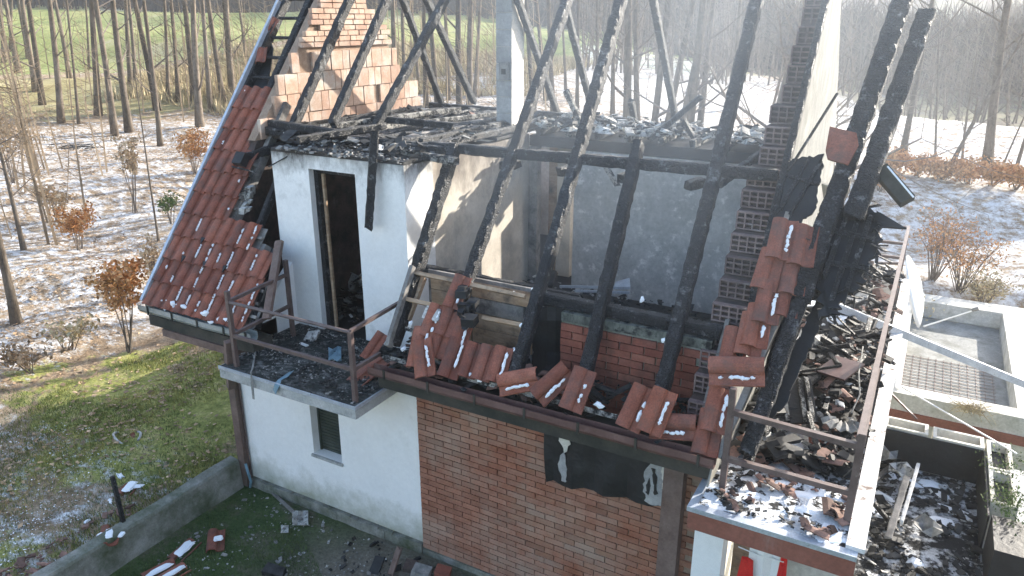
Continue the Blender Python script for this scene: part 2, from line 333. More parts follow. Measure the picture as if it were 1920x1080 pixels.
def lumps(mb, pts, r, hgt, seed=0, n=9):   # low irregular patches of snow or ash
    rr = random.Random(seed); pts2 = []
    for p, nrm, du in pts:
        du = Vector(du)
        if du.length > 3.2*r:
            m_ = max(3, int(du.length/r*.8)); sd = Vector(nrm).normalized().cross(du.normalized())
            for k in range(m_):
                if rr.random() < .15: continue
                pts2.append((Vector(p)+du*(2*(k+.5)/m_-1)+sd*rr.uniform(-.3, .3)*r, nrm, du*(1.5/m_)*rr.uniform(.6, 1.3)))
        else: pts2.append((p, nrm, du))
    for p, nrm, du in pts2:
        p = Vector(p); nrm = Vector(nrm).normalized(); du = Vector(du); L = du.length; du.normalize(); dv = nrm.cross(du)
        ring = []; ph = rr.uniform(0, 6)
        for i in range(n):
            a = 2*math.pi*i/n; k = 1+rr.uniform(-.35, .35)
            ring.append(p+du*math.cos(a)*L*k+dv*math.sin(a)*r*k)
        vs = ring+[q*.5+p*.5+nrm*hgt*.8 for q in ring]+[p+nrm*hgt]
        fs = [(i, (i+1) % n, (i+1) % n+n, i+n) for i in range(n)]+[(i+n, (i+1) % n+n, 2*n) for i in range(n)]
        mb.add(vs, fs)

# ------------------------------------------------------------------ ground
CP = [((440,770),12),((30,610),15.6),((45,470),19.3),((145,470),19.5),((210,270),32),((240,260),33),((80,197),42),((375,235),35),((300,275),31),((35,135),56),((120,150),52),((400,150),48),
      ((100,60),88),((100,15),125),((440,60),80),((440,25),110),((640,60),75),((800,190),32),((880,120),50),((900,60),70),((1200,215),30),((1100,120),55),((1400,150),50),((1800,240),42),
      ((1850,130),100),((1700,100),120),((1850,75),160),((1200,60),95),((1500,230),30),((1690,300),27),((1850,325),25),((1500,70),130),((10,300),28)]
cps = []
for (q, d) in CP:
    p = CAM+ray(*q)*d; cps.append(tuple(p))
cps += [(-8.4,0,.40),(-8.4,-1,.40),(-8.4,-2,.38),(-8.4,-3,.38),(-8.4,-4.5,.35),(-8.4,-6,.3),(-10,-3,.38),(-8.5,2,.5),(-9,4,.55),(-12,-1.4,.38),(-12,-5,.2),(-16,-3,.4),(-22,-2,.6),(-8.5,7,.6),(-6,9,.8),(-3,11,1.0),(-12,9,.8),(-14,4,.5),(-18,10,.9),(-10,5,.45),(-13,1,.42),(3.5,16,.6),(0.5,15,.3),(1.5,15.5,.3),(2,8,-1.4),(.5,9,-1.5),(1,10.5,-1.6),(1,12,-1.5),(2.5,10,-1.6),(2.6,12.5,-1.2),(0,12,-1.4),(3.5,9,-1.5),(4,4,-.3),(6,12,-.3),(9,20,.3),(12,5,-.8),(20,30,.2),(1,50,.6),(5,60,.4),(-3,65,.6),(6,80,.3),(-4,85,.8),(2,100,.3),(12,60,0),(-10,70,2.2),(14,90,0),(-12,95,2.6),(4,130,1),(-12,140,3),(20,130,1),
        (-60,350,42),(20,420,55),(-200,300,34),(120,300,40),(-300,120,26),(60,600,82),(-200,600,75),(-450,300,50),(200,600,82),(-30,230,13),(10,240,12),(40,330,34),(-120,180,12),(-100,110,8),(60,120,0),(60,200,3),(0,300,26),(100,450,60),(-60,450,58)]
CPA = np.array(cps)
def terr_np(X, Y):
    Z = np.zeros_like(X); W = np.zeros_like(X)
    for (cx, cy, cz) in CPA:
        s = 1.0+.12*math.hypot(cx, cy+6)
        d2 = ((X-cx)**2+(Y-cy)**2)/(s*s)+.02
        wgt = d2**-1.7; Z += wgt*cz; W += wgt
    return Z/W
def yard(x, y): return -8.17 < x < 6 and y < 7.2
def terr(x, y):
    if yard(x, y): return 0.0
    return float(terr_np(np.array([x], float), np.array([y], float))[0]) + .10*noise.noise((x*.45, y*.45, 1))
def on_ground(px, py, d0=6, d1=200):
    r = ray(px, py); t = d0
    while t < d1:
        p = CAM+r*t
        if p.z < terr(p.x, p.y): return p
        t += max(.12, t*.008)
    return CAM+r*d1
def axis(lo, hi, fine_lo, fine_hi, st, g, extra=()):
    a = list(np.arange(fine_lo, fine_hi+1e-6, st)); s = st; v = fine_hi
    while v < hi: s *= g; v += s; a.append(v)
    s = st; v = fine_lo
    while v > lo: s *= g; v -= s; a.insert(0, v)
    a = [q for q in a if all(abs(q-e) > .03 for e in extra)]+list(extra); return sorted(a)
xs = axis(-520, 320, -26, 6, .22, 1.055, (-8.20, -8.15)); ys = axis(-16, 700, -9, 26, .22, 1.05, (7.18, 7.24))
GX, GY = np.meshgrid(np.array(xs), np.array(ys)); GZ = terr_np(GX, GY)
nz = np.array([[.10*noise.noise((x*.45, y*.45, 1))+(.035*noise.noise((x*2.3, y*2.3, 4)) if abs(x) < 42 and y < 36 else .004*abs(y)*noise.noise((x*.03, y*.03, 8))) for x in xs] for y in ys])
GZ += nz*np.clip((-GX-8.3)/1.2+ (GY>7)*5 + (GX>-8)*5, .12, 1)
ym = (GX > -8.17) & (GX < 6) & (GY < 7.2)
GZ[ym] = 0.0+np.maximum(0, nz[ym])*.25
GZ[(GX > -.1) & (GX < 6) & (GY > 4.95) & (GY < 7.6)] = -1.7
nx, ny = len(xs), len(ys)
verts = np.stack([GX.ravel(), GY.ravel(), GZ.ravel()], 1)
fs = [(j*nx+i, j*nx+i+1, (j+1)*nx+i+1, (j+1)*nx+i) for j in range(ny-1) for i in range(nx-1)]
gm = bpy.data.meshes.new('ground'); gm.from_pydata(verts.tolist(), [], fs); gm.polygons.foreach_set('use_smooth', [True]*len(fs))
go = bpy.data.objects.new('ground', gm); col.objects.link(go); go['kind'] = 'structure'
X_, Y_ = GX.ravel(), GY.ravel(); D_ = np.hypot(X_, Y_+6.5); AZ = np.arctan2(X_, Y_+6.5)   # azimuth from +Y to +X
def sm(a, b, v): t = np.clip((v-a)/(b-a), 0, 1); return t*t*(3-2*t)
yd = ym.ravel().astype(float)
grassA = (1-sm(1.6, 3.4, np.hypot((X_+10.2)*.8, (Y_-.6))))*.8
GL = 62-12*sm(-.75, -.5, AZ)
grassA = np.maximum(grassA, sm(GL, GL+8, D_)*(1-sm(125, 160, D_))*(1-sm(-.32, -.1, AZ))*1.0)
grassA = np.maximum(grassA, .45*sm(60, 75, D_)*(1-sm(110, 150, D_)))
strawA = sm(39, 46, D_)*(1-sm(GL-2, GL+6, D_))*(1-sm(-.62, -.45, AZ))
woodA = sm(120, 160, D_)
snowA = np.clip(.60-.30*grassA-.38*strawA, 0, 1)
CUT = 70-28*sm(-.3, -.05, AZ)
snowA = np.where(AZ > -.42, np.maximum(snowA, .66*(1-sm(CUT-5, CUT+4, D_))), snowA)
woodA = np.maximum(woodA, sm(CUT, CUT+6, D_)*(AZ > -.2))
snowA = snowA*(1-woodA)+woodA*.12
snowA = snowA*(1-.55*(1-sm(2.0, 4.5, np.hypot(X_+10.2, (Y_-.9)))))
low_ = (X_ < -8.3) & (Y_ < .6) & (X_ > -14)
snowA = np.where(low_, np.maximum(snowA, .50*sm(-.6, 1.2, -Y_)), snowA); grassA = np.where(low_, np.maximum(grassA, .5), grassA)
dirtA = (1-sm(.5, 1.5, np.hypot((X_+4.9)*.7, Y_+.9)))*yd
for nme, arr in (('dirt', dirtA), ('grass', grassA), ('straw', strawA), ('wood', woodA), ('snow', snowA), ('yard', yd)):
    at = gm.attributes.new(nme, 'FLOAT', 'POINT'); at.data.foreach_set('value', arr.astype(np.float32))
m, nt, b, P, g = base_mat('ground', .95, .15)
def att(n):
    a = nt.nodes.new('ShaderNodeAttribute'); a.attribute_name = n; return a.outputs['Fac']
lit = ramp(nt, noise_n(nt, P, 2.5, 9, .75), [(.3, (.17, .12, .075)), (.5, (.34, .25, .165)), (.68, (.50, .40, .28))])
gr = ramp(nt, noise_n(nt, P, 3.2, 9, .7, seed=2), [(.3, (.11, .13, .035)), (.5, (.33, .34, .10)), (.68, (.56, .48, .22))])
farg = ramp(nt, noise_n(nt, P, .12, 10, .75, stretch=(1, .5, 1), seed=2), [(.36, (.13, .17, .05)), (.47, (.25, .28, .09)), (.56, (.34, .33, .13)), (.64, (.42, .38, .24)), (.72, (.60, .60, .60))])
st = ramp(nt, noise_n(nt, P, .5, 12, .8, stretch=(1, .5, 1), seed=5), [(.34, (.13, .10, .06)), (.46, (.30, .25, .11)), (.55, (.42, .36, .18)), (.66, (.54, .46, .30))])
wd = ramp(nt, noise_n(nt, P, .04, 9, .75, stretch=(1, .45, 1), seed=6), [(.36, (.05, .042, .038)), (.46, (.12, .10, .085)), (.53, (.20, .19, .11)), (.58, (.13, .12, .10)), (.66, (.45, .47, .50))])
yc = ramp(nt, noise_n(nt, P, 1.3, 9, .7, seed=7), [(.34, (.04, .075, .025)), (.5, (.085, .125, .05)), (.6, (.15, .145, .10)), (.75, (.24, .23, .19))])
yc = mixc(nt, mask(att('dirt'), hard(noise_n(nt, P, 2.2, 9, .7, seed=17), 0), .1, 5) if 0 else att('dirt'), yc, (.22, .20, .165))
fine = ramp(nt, noise_n(nt, P, 22, 5, .7, seed=8), [(.3, g1(.55)), (.7, g1(1.2))])
dist = nt.nodes.new('ShaderNodeVectorMath'); dist.operation = 'DISTANCE'; nt.links.new(P, dist.inputs[0]); dist.inputs[1].default_value = tuple(CAM)
fm = nt.nodes.new('ShaderNodeMapRange'); fm.inputs[1].default_value = 35; fm.inputs[2].default_value = 50; nt.links.new(dist.outputs['Value'], fm.inputs[0])
gr = mixc(nt, fm.outputs[0], gr, farg)
def mask(a, n, lo=.0, k=7.0):        # attribute against noise: ragged patch edges
    v = math_n(nt, 'SUBTRACT', a, n); v = math_n(nt, 'MULTIPLY', v, k); v = math_n(nt, 'ADD', v, lo)
    c = nt.nodes.new('ShaderNodeClamp'); nt.links.new(v, c.inputs[0]); return c.outputs[0]
def hard(a, b):
    r = nt.nodes.new('ShaderNodeMapRange'); r.inputs[1].default_value = .3; r.inputs[2].default_value = .7; nt.links.new(a, r.inputs[0]); return r.outputs[0]
n1 = hard(noise_n(nt, P, .9, 9, .72, seed=1), 0)
c = lit
c = mixc(nt, mask(att('straw'), n1, .2), c, st)
c = mixc(nt, mask(att('grass'), n1, .1), c, gr)
c = mixc(nt, 1.0, c, fine, 'MULTIPLY')
c = mixc(nt, att('wood'), c, wd)
n2 = hard(noise_n(nt, P, 2.6, 12, .82, stretch=(1, 1.5, 1), seed=11), 0)
sn = mask(att('snow'), n2, 0, 3.6)
snc = ramp(nt, noise_n(nt, P, 11, 6, .7, seed=12), [(.3, (.52, .51, .50)), (.6, (.78, .79, .80))])
c = mixc(nt, sn, c, snc)
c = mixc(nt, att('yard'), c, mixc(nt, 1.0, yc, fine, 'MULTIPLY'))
nt.links.new(c, b.inputs['Base Color'])
bump(nt, b, math_n(nt, 'ADD', noise_n(nt, P, 9, 8, .75, seed=3), math_n(nt, 'MULTIPLY', sn, .15)), .9, .06)
gm.materials.append(m)

# leaf litter, grass, straw: nobody could count them
def clutter(name, poly, n, kind, m, label, cat, seed, h=(.03, .08), keep=None, z0=None):
    r = random.Random(seed); P_ = []; xs_ = [p[0] for p in poly]; ys_ = [p[1] for p in poly]
    while len(P_) < n:
        x = r.uniform(min(xs_), max(xs_)); y = r.uniform(min(ys_), max(ys_))
        if not inpoly(x, y, poly): continue
        if keep is not None and noise.noise((x*keep[0], y*keep[0], seed))+r.uniform(-.25, .25) < keep[1]: continue
        P_.append((x, y))
    arr = np.array(P_)
    if z0 is None:
        Z = terr_np(arr[:, 0], arr[:, 1])+np.array([.10*noise.noise((x*.45, y*.45, 1))+(.035*noise.noise((x*2.3, y*2.3, 4))) for x, y in P_])
    else: Z = np.full(n, z0)
    vs = []; fs = []
    for (x, y), z in zip(P_, Z):
        k = len(vs); a = r.uniform(0, 6.28); s = r.uniform(*h); ca, sa = math.cos(a), math.sin(a)
        if kind == 'leaf':
            zz = z+r.uniform(.0, .035); t = r.uniform(-.5, .5)
            vs += [(x-ca*s, y-sa*s, zz), (x+sa*s*.6, y-ca*s*.6, zz+t*s*.6), (x+ca*s, y+sa*s, zz+r.uniform(-.2, .5)*s), (x-sa*s*.6, y+ca*s*.6, zz+abs(t)*s)]; fs.append((k, k+1, k+2, k+3))
        else:
            lean = r.uniform(0, .8)*s; wd_ = s*.05+.003; b2 = r.uniform(0, 6.28)
            vs += [(x-ca*wd_, y-sa*wd_, z-.01), (x+ca*wd_, y+sa*wd_, z-.01), (x+math.cos(b2)*lean, y+math.sin(b2)*lean, z+s)]; fs.append((k, k+1, k+2))
    me = bpy.data.meshes.new(name); me.from_pydata(vs, [], fs); me.materials.append(m)
    o = bpy.data.objects.new(name, me); col.objects.link(o); o['kind'] = 'stuff'; o['label'] = label; o['category'] = cat
forest = [(-8.4, -6), (-8.4, 4), (-9.5, 9), (-8, 20), (-18, 30), (-42, 24), (-34, 0), (-16, -8)]
near = [(-8.3, -4.5), (-8.3, 5), (-11, 4.2), (-13, 1), (-12, -2), (-12, -5)]
clutter('fallen_leaf_litter', forest, 60000, 'leaf', M_litter, 'brown fallen leaves strewn over the snowy forest floor', 'leaves', 3, (.018, .055), (.5, -.05))
clutter('grass', near, 30000, 'blade', M_grass, 'yellow green winter grass beside the left side of the house', 'grass', 5, (.02, .075), (.7, -.02))
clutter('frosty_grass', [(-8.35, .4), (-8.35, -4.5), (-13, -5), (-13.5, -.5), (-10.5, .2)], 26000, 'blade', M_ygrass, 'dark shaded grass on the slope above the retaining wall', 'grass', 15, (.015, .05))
clutter('frost_specks', [(-8.6, -1.2), (-8.4, -4.5), (-13, -5), (-13.5, -1.2), (-10.8, -.6)], 2600, 'leaf', M_snow, 'fine specks of frost and snow on the shaded slope at the lower left', 'frost', 16, (.005, .016), (.9, .12))
clutter('dry_straw', [(-16, 24), (-22, 46), (-52, 38), (-42, 20), (-28, 20)], 30000, 'blade', M_straw, 'dry straw coloured weeds standing among the tree trunks', 'weeds', 8, (.2, .8), (.25, .0))
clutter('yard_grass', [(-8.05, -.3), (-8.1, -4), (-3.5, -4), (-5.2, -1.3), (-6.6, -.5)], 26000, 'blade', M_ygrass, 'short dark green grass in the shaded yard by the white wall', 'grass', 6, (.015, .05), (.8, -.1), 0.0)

# ------------------------------------------------------------------ the burnt house
H = empty('burnt_house', (-4.9, 0, 0), 'burnt out house with open charred rafters, white and brick facade and two balconies', 'house')
# lower facade
x0, x1, wx0, wx1, wz0, wz1 = -8.05, -4.93, -6.72, -6.22, .94, 1.76
mb = MB()
mb.box((x0, 0, .16), (wx0, .3, 2.44)); mb.box((wx1, 0, .16), (x1, .3, 2.44)); mb.box((wx0, 0, .16), (wx1, .3, wz0)); mb.box((wx0, 0, wz1), (wx1, .3, 2.44))
mb.box((-8.05, 0, 2.44), (-7.47, .28, 2.7)); wallw = mb.build('white_wall', M_white, H)
MB().box((wx0-.03, -.03, wz0-.04), (wx1+.02, .1, wz0-.002)).build('window_sill', M_conc, wallw)
sh = MB().box((wx0+.005, .16, wz0), (wx1-.005, .175, wz1)).build('window_shutter', M_dark, H)
me = mesh_of(MB().obox((0, 0, 0), ((wx1-wx0)/2-.012, 0, 0), (0, .009, .004), (0, -.004, .021)), 'shutter_slat', M_dark)
for i in range(17): place('shutter_slat', me, Matrix.Translation(((wx0+wx1)/2, .150, wz0+.03+i*.047)), sh)
fr = MB(); fr.box((wx0+.002, .12, wz0), (wx0+.03, .16, wz1)); fr.box((wx1-.03, .12, wz0), (wx1-.002, .16, wz1)); fr.box((wx0+.03, .12, wz1-.03), (wx1-.03, .16, wz1-.002))
fr.build('shutter_guide', M_dark, sh)
mb = MB(); n = 26
for i in range(n):
    a = x0+(x1-x0)*i/n; b_ = x0+(x1-x0)*(i+1)/n; e = rnd.uniform(0, .03)
    mb.box((a, -.045-e*.4, -.05), (b_, .2, .155-e))
mb.build('plinth', M_plinth, H)
# facing brick wall, brick by brick
bx0, bx1 = -4.925, -1.42
bw = MB().box((bx0, .004, .0), (bx1, .3, 2.5)).build('brick_wall', M_mortar, H)
bm_ = []
for k in range(6):
    q = MB(); L, h_, d = .1195, .0325, .02
    q.obox((0, 0, 0), (L, 0, 0), (0, d, 0), (0, 0, h_)); q.v = [(x+rnd.uniform(-.0015, .0015), y+rnd.uniform(-.002, .002), z+rnd.uniform(-.0015, .0015)) for x, y, z in q.v]
    bm_.append(mesh_of(q, 'facing_brick', M_brick))
spots = []
row = 0; z = .13
while z < 2.46:
    x = bx0+(.125 if row % 2 else .0)+.125
    if row % 2: spots.append((bx0+.0625, z, .5))
    while x < bx1-.05:
        s = 1.0
        if x+.125 > bx1: s = (bx1-x+.125)/.25; xx = (x-.125+bx1)/2
        else: xx = x
        if s > .25: spots.append((xx, z, s))
        x += .25
    row += 1; z += .0765
def dcam(p): return (Vector(p)-CAM).dot(_f)
spots.sort(key=lambda s: dcam((s[0], 0, s[1])))
for i, (x, z, s) in enumerate(spots[:290]):
    place('brick', bm_[i % 6], Matrix.Translation((x, rnd.uniform(-.002, .0035), z)) @ Matrix.Rotation(rnd.uniform(-.004, .004), 4, 'Y') @ Matrix.Diagonal((s*(1 if s == 1 else .94), 1, 1, 1)), bw)
q = MB()
for (x, z, s) in spots[290:]: q.obox((x, rnd.uniform(-.002, .002), z), (.1195*s*(1 if s == 1 else .94), 0, 0), (0, .02, 0), (0, 0, .0325))
q.build('brick_courses', M_brickfill, bw, kind='stuff')
MB().box((bx0, -.03, -.05), (bx1, .2, .085)).build('plinth', M_plinth, H)
# brown post and corner piece right of the brick
MB().box((-1.80, -.17, 0), (-1.60, -.024, 2.5)).build('corner_post', M_post, H)
MB().box((-1.41, -.30, 0), (-1.13, -.05, 2.26)).build('white_pier', M_white, H)
# downpipe post at the left corner
dp = MB().beam((-8.10, -.055, .02), (-8.10, -.055, 2.52), .13, .1, up=(0, 1, 0)).build('downpipe', M_post, H)
MB().beam((-8.015, -.03, .1), (-8.015, -.03, 2.5), .018, .02, up=(0, 1, 0)).build('pipe_strip', M_rail, dp)
MB().tube([(-8.02, -.1, .42), (-7.94, -.14, .30), (-7.93, -.12, .16), (-7.99, -.1, .03)], [.02]*4).build('hose_end', M_bluef, dp)
# other outside walls
mb = MB(); mb.box((-8.05, .31, 0), (-7.8, 6.35, 2.44)); mb.box((-8.05, 6.36, 0), (-1.3, 6.6, 2.44)); mb.box((-1.6, .31, 0), (-1.3, 6.35, 2.44)); mb.build('lower_wall', M_sidew, H)
mb = MB(); mb.box((-8.5, .02, 2.29), (-1.54, 6.6, 2.46)); mb.build('upper_floor', M_charflat, H)
MB().box((-8.5, 6.62, 2.3), (-1.55, 6.8, 4.3)).build('back_wall', M_sidew, H)
# eaves box under the left roof
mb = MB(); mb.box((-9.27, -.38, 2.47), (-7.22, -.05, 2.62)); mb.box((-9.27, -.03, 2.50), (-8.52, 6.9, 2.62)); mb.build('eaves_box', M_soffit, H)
MB().box((-9.0, -.40, 2.36), (-7.5, -.2, 2.465)).build('eaves_board', M_post, H)
# left tiled roof
cut_px = [(480, 600), (491, 556), (496, 512), (485, 462), (437, 408), (452, 372), (470, 330), (467, 300), (474, 262), (489, 222)]
xr = [PR(*q).x for q in cut_px]
def rp(x, s, off=0): return Vector((x, EY, EZ))+SL*s+NR*off
mb = MB()
for j, xe in enumerate(xr):
    for k in range(2):
        s0 = j*.353+k*.176+.02; mb.beam(rp(-9.27, s0, -.035), rp(xe-.03, s0, -.035), .04, .045, up=NR)
    mb.add([rp(-9.27, j*.353, -.06), rp(xe-.04, j*.353, -.06), rp(xe-.04, j*.353+.35, -.06), rp(-9.27, j*.353+.35, -.06), rp(-9.27, j*.353, -.075), rp(xe-.04, j*.353, -.075), rp(xe-.04, j*.353+.35, -.075), rp(-9.27, j*.353+.35, -.075)],
           [(0, 1, 2, 3), (7, 6, 5, 4), (0, 4, 5, 1), (1, 5, 6, 2), (2, 6, 7, 3), (3, 7, 4, 0)])
for xx in (-9.2, -8.45, -7.7): mb.beam(rp(xx, 0, -.14), rp(xx, 3.4 if xx < -8.4 else 1.2, -.14), .08, .12, up=NR)
troof = mb.build('left_roof', M_greywood, H)
def tile_mesh(k):
    r = random.Random(k); prof = []
    W, Lh, T = .222, .395, .013
    for i in range(9):                       # roll
        a = math.pi*(1-i/8); prof.append((-.045+.068*math.cos(a)*1.0, .008+.052*math.sin(a)))
    prof += [(.04, .002), (.085, .002), (.106, .014)]
    grid = []
    for y in (0, .03, .2, Lh):
        g_ = []
        for (x, z) in prof: g_.append((x*(1.03 if y < .05 else 1)+r.uniform(-.001, .001), y, z*(1.12 if y < .02 else 1)))
        grid.append(g_)
    return mesh_of(MB().sheet(grid, T), 'roof_tile', M_tile, False)
TILE = [tile_mesh(k) for k in range(4)]
pitch = .2145
holes = {(2, 1), (2, 3), (3, 2)}
TS = []
for j, xe in enumerate(xr):
    i = 0
    while True:
        x = -9.17+i*pitch
        if x > xe-.03: break
        a = rnd.uniform(-.012, .012)
        M = frame((1, 0, 0), SL, NR, rp(x, j*.353-.02, .030)) @ Matrix.Rotation(a, 4, 'Z') @ Matrix.Rotation(-.08+rnd.uniform(-.012, .012), 4, 'X')
        place('roof_tile', TILE[(i+j*3) % 4], M, troof); TS.append((x, j)); i += 1
# snow left lying in the grooves between the lower tiles
mb = MB(); rr = random.Random(4); pts = []
for (x, j) in TS:
    if j < 4 and x > -8.75-.1*j and rr.random() < (.8 if j < 3 else .45):
        L = rr.uniform(.06, .17); pts.append((rp(x+.062, j*.353+.17+rr.uniform(-.04, .04), .038), NR, SL*L))
    elif rr.random() < .22: pts.append((rp(x+rr.uniform(-.02, .06), j*.353+rr.uniform(.05, .3), .04), NR, SL*rr.uniform(.015, .05)))
lumps(mb, pts, .014, .02, 3); mb.build('snow_streaks', M_snow, troof, kind='stuff')
mb = MB(); pts = []
for k in range(12):
    x = rr.uniform(-8.9, -7.4); pts.append((rp(x, rr.uniform(-.02, .1), .05), NR, Vector((rr.uniform(.02, .07), 0, 0))))
lumps(mb, pts, .035, .03, 8); mb.build('snow_clumps', M_snow, troof, kind='stuff')
for (px, py) in ((378, 451), (342, 485), (382, 496), (419, 504), (455, 512)):
    c = PR(px, py, .062); q = MB(); q.prism([c+SL*.05+Vector((-.04, 0, 0)), c+SL*.05+Vector((.04, 0, 0)), c-SL*.05], NR*-.012); q.build('dark_gap_wedge', M_charflat, troof)  # dark wedges laid on the tiles stand in for shaded gaps
# verge trims and gutters
MB().beam(PR(272, 566, .03)+Vector((-.02, 0, 0)), PR(527, 4, .03)+Vector((-.02, 0, 0)), .05, .13, up=NR).build('verge_flashing', M_flash, H)
MB().beam(rp(-9.27, 0, -.03), rp(-9.27, 5.9, -.03), .06, .12, up=NR).build('verge_board', M_char, H)
def gutter(xa, xb, m, name):
    sec = [(-.06, .045), (-.065, -.02), (-.045, -.055), (.03, -.055), (.045, -.02), (.045, .05)]
    g_ = []
    for x in np.linspace(xa, xb, 14):
        s_ = rnd.uniform(-.006, .006); g_.append([(x, EY-.03+u, EZ-.035+v+s_) for (u, v) in sec])
    o = MB().sheet(g_, -.008).build(name, m, H); return o
g1_ = gutter(-9.32, -7.12, M_ggutter, 'gutter'); g2_ = gutter(-5.24, -1.26, M_gutter, 'gutter')
me = mesh_of(MB().box((-.012, -.085, -.07), (.012, -.07, .06)), 'gutter_bracket', M_soffit)
for x in (-9.1, -8.6, -8.1, -7.6, -7.2): place('gutter_bracket', me, Matrix.Translation((x, EY-.03, EZ-.03)), g1_)
for x in np.arange(-5.0, -1.3, .6): place('gutter_bracket', me, Matrix.Translation((x, EY-.03, EZ-.03)), g2_)
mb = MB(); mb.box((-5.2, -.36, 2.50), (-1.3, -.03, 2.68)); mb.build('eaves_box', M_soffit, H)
for k in range(6): MB().char(rp(-9.22, 3.75+k*.36, -.02), rp(-8.62, 3.75+k*.36, -.02), .045, .04, up=NR).build('charred_batten', M_char, H)
MB().char(rp(-8.80, 3.3, -.05), rp(-8.80, 5.9, -.05), .13, .12, up=NR).build('charred_verge_rafter', M_char, H)
q = MB(); q.prism([PR(*t, -.09) for t in ((440, 175), (470, 120), (500, 60), (512, 90), (505, 140), (495, 178))], NR*-.02); q.build('burnt_underlay', M_charflat, H)
for (px, py, a) in ((489, 118, 20), (500, 62, -15)):
    M = frame((1, 0, 0), SL, NR, PR(px, py, .02)) @ Matrix.Rotation(R(a), 4, 'Z') @ Matrix.Diagonal((.8, .7, .8, 1)); place('roof_tile', TILE[0], M, troof)
MB().char(PR(530, 318, -.12), PR(472, 462, -.12), .10, .12, up=NR).build('charred_jack_rafter', M_char, H)
mb = MB()
for i in range(40):
    p = PR(458+rnd.uniform(-14, 16), 372+rnd.uniform(-28, 26), rnd.uniform(-.16, -.06)); s_ = rnd.uniform(.02, .05); mb.obox(p, (s_, .01, 0), (0, s_, .01), (.01, 0, s_))
mb.build('crumbled_insulation', M_ash, H, kind='stuff')
# barge board at right edge of the left roof, leaning black flue
MB().beam(PR(500, 598, .0), PR(524, 452, .02), .11, .05, up=NR).build('barge_board', M_post, H)
MB().beam(PR(478, 616, -.12), PR(520, 470, -.1), .05, .16, up=NR).build('barge_board', M_charflat, H)
# left balcony
def slabbox(lo, hi): return MB().box(lo, hi)
bal = slabbox((-7.33, -.845, 2.315), (-5.15, -.003, DECK)).build('balcony_slab', M_conc, H)
mb = MB(); mb.box((-7.33, -.86, DECK-.03), (-5.15, -.846, DECK+.012)); mb.box((-5.149, -.86, DECK-.03), (-5.135, -.05, DECK+.012)); mb.build('edge_flashing', M_flash, bal)
MB().box((-7.46, -.001, DECK-.01), (-5.48, .68, DECK+.004)).build('balcony_floor', M_balf, H)
MB().box((-7.31, -.84, DECK+.0005), (-5.17, -.005, DECK+.006)).build('burnt_crust', M_balf, H)
mb = MB(); mb.prism([(-7.57, 0, DECK), (-7.57, .68, DECK), (-7.57, .68, roofz(.68)-.75), (-7.57, 0, roofz(0)-.5)], (.1, 0, 0)); mb.build('cheek_wall', M_white, H)
lr = MB().tube([(-7.12, -.75, 3.33), (-5.22, -.75, 3.33)], [.021]*2, 6).build('balcony_railing', M_rail, H)
def bar(a, b, parent, wd_=.04, name='rail'): return MB().beam(a, b, wd_, wd_).build(name, M_rail, parent)
P1, P2, P3, P4 = Vector((-7.12, -.75, 0)), Vector((-5.22, -.75, 0)), Vector((-7.2, .3, 0)), Vector((-5.2, .22, 0))
def zz(p, z): return Vector((p.x, p.y, z))
bar(zz(P1, 2.89), zz(P2, 2.88), lr); bar(zz(P1, 3.34), zz(P3, 3.36), lr); bar(zz(P1, 2.9), zz(P3, 2.92), lr)
bar(zz(P2, 3.34), zz(P4, 3.40), lr); bar(zz(P2, 2.88), Vector((-5.2, -.3, 2.9)), lr)
for p, zt in ((P1, 3.47), (P2, 3.34), (P3, 3.56)): bar(zz(p, DECK), zz(p, zt), lr, .05, 'post')
MB().beam(PY(430, 700, -.7)+Vector((0, 0, -.2)), PY(428, 640, -.75), .09, .08).build('post', M_post, lr)
# dormer with door
dy = .68; dx0, dx1 = -7.66, -5.48
L1, L2 = PY(578, 318, dy), PY(665, 325, dy); dz = (L1.z+L2.z)/2
doorx0, doorx1 = L1.x+.0, L2.x+.0
mb = MB(); mb.box((dx0, dy, 2.3), (doorx0, dy+.2, 4.9)); mb.box((doorx1, dy, 2.3), (dx1, dy+.2, 4.9)); mb.box((doorx0, dy, dz), (doorx1, dy+.2, 4.9))
dorm = mb.build('dormer_wall', M_sootwhite, H)
mb = MB(); mb.box((doorx0+.002, dy+.09, DECK), (doorx0+.07, dy+.18, dz-.002)); mb.box((doorx0+.07, dy+.09, dz-.06), (doorx1-.002, dy+.18, dz-.002)); mb.box((doorx1-.04, dy+.09, DECK), (doorx1-.002, dy+.18, dz-.06)); mb.build('door_frame', M_char, dorm)
MB().char((doorx0+.115, dy+.16, DECK), (doorx0+.10, dy+.16, dz-.1), .045, .05, up=(0, 1, 0)).build('door_stile', M_wood, dorm)
mb = MB(); mb.box((dx0, dy+.21, 2.47), (dx0+.12, 4.0, 4.9)); mb.build('partition_wall', M_sootshade, H)
MB().box((-5.62, dy+.201, 2.3), (-5.481, 1.28, 4.885)).build('dormer_side_wall', M_sootwhite, H)
W1 = MB().box((-5.62, 1.281, 2.3), (-5.483, 3.9, 4.88)).build('beige_partition', M_beige, H)
# dark brick back of the room behind the door, brick rows as relief
rb = MB().box((-8.49, 3.2, 2.47), (-5.63, 3.35, 4.8)).build('room_wall', M_room, H)
bks = mesh_of(MB().obox((0, 0, 0), (.12, 0, 0), (0, .012, 0), (0, 0, .038)), 'soot_brick', M_room)
for j in range(24):
    for i in range(11):
        x = -8.35+i*.26+(.13 if j % 2 else 0)
        if x < -5.8:
            place('brick', bks, Matrix.Translation((x, 3.195+rnd.uniform(-.006, .006), 2.55+j*.095)), rb)
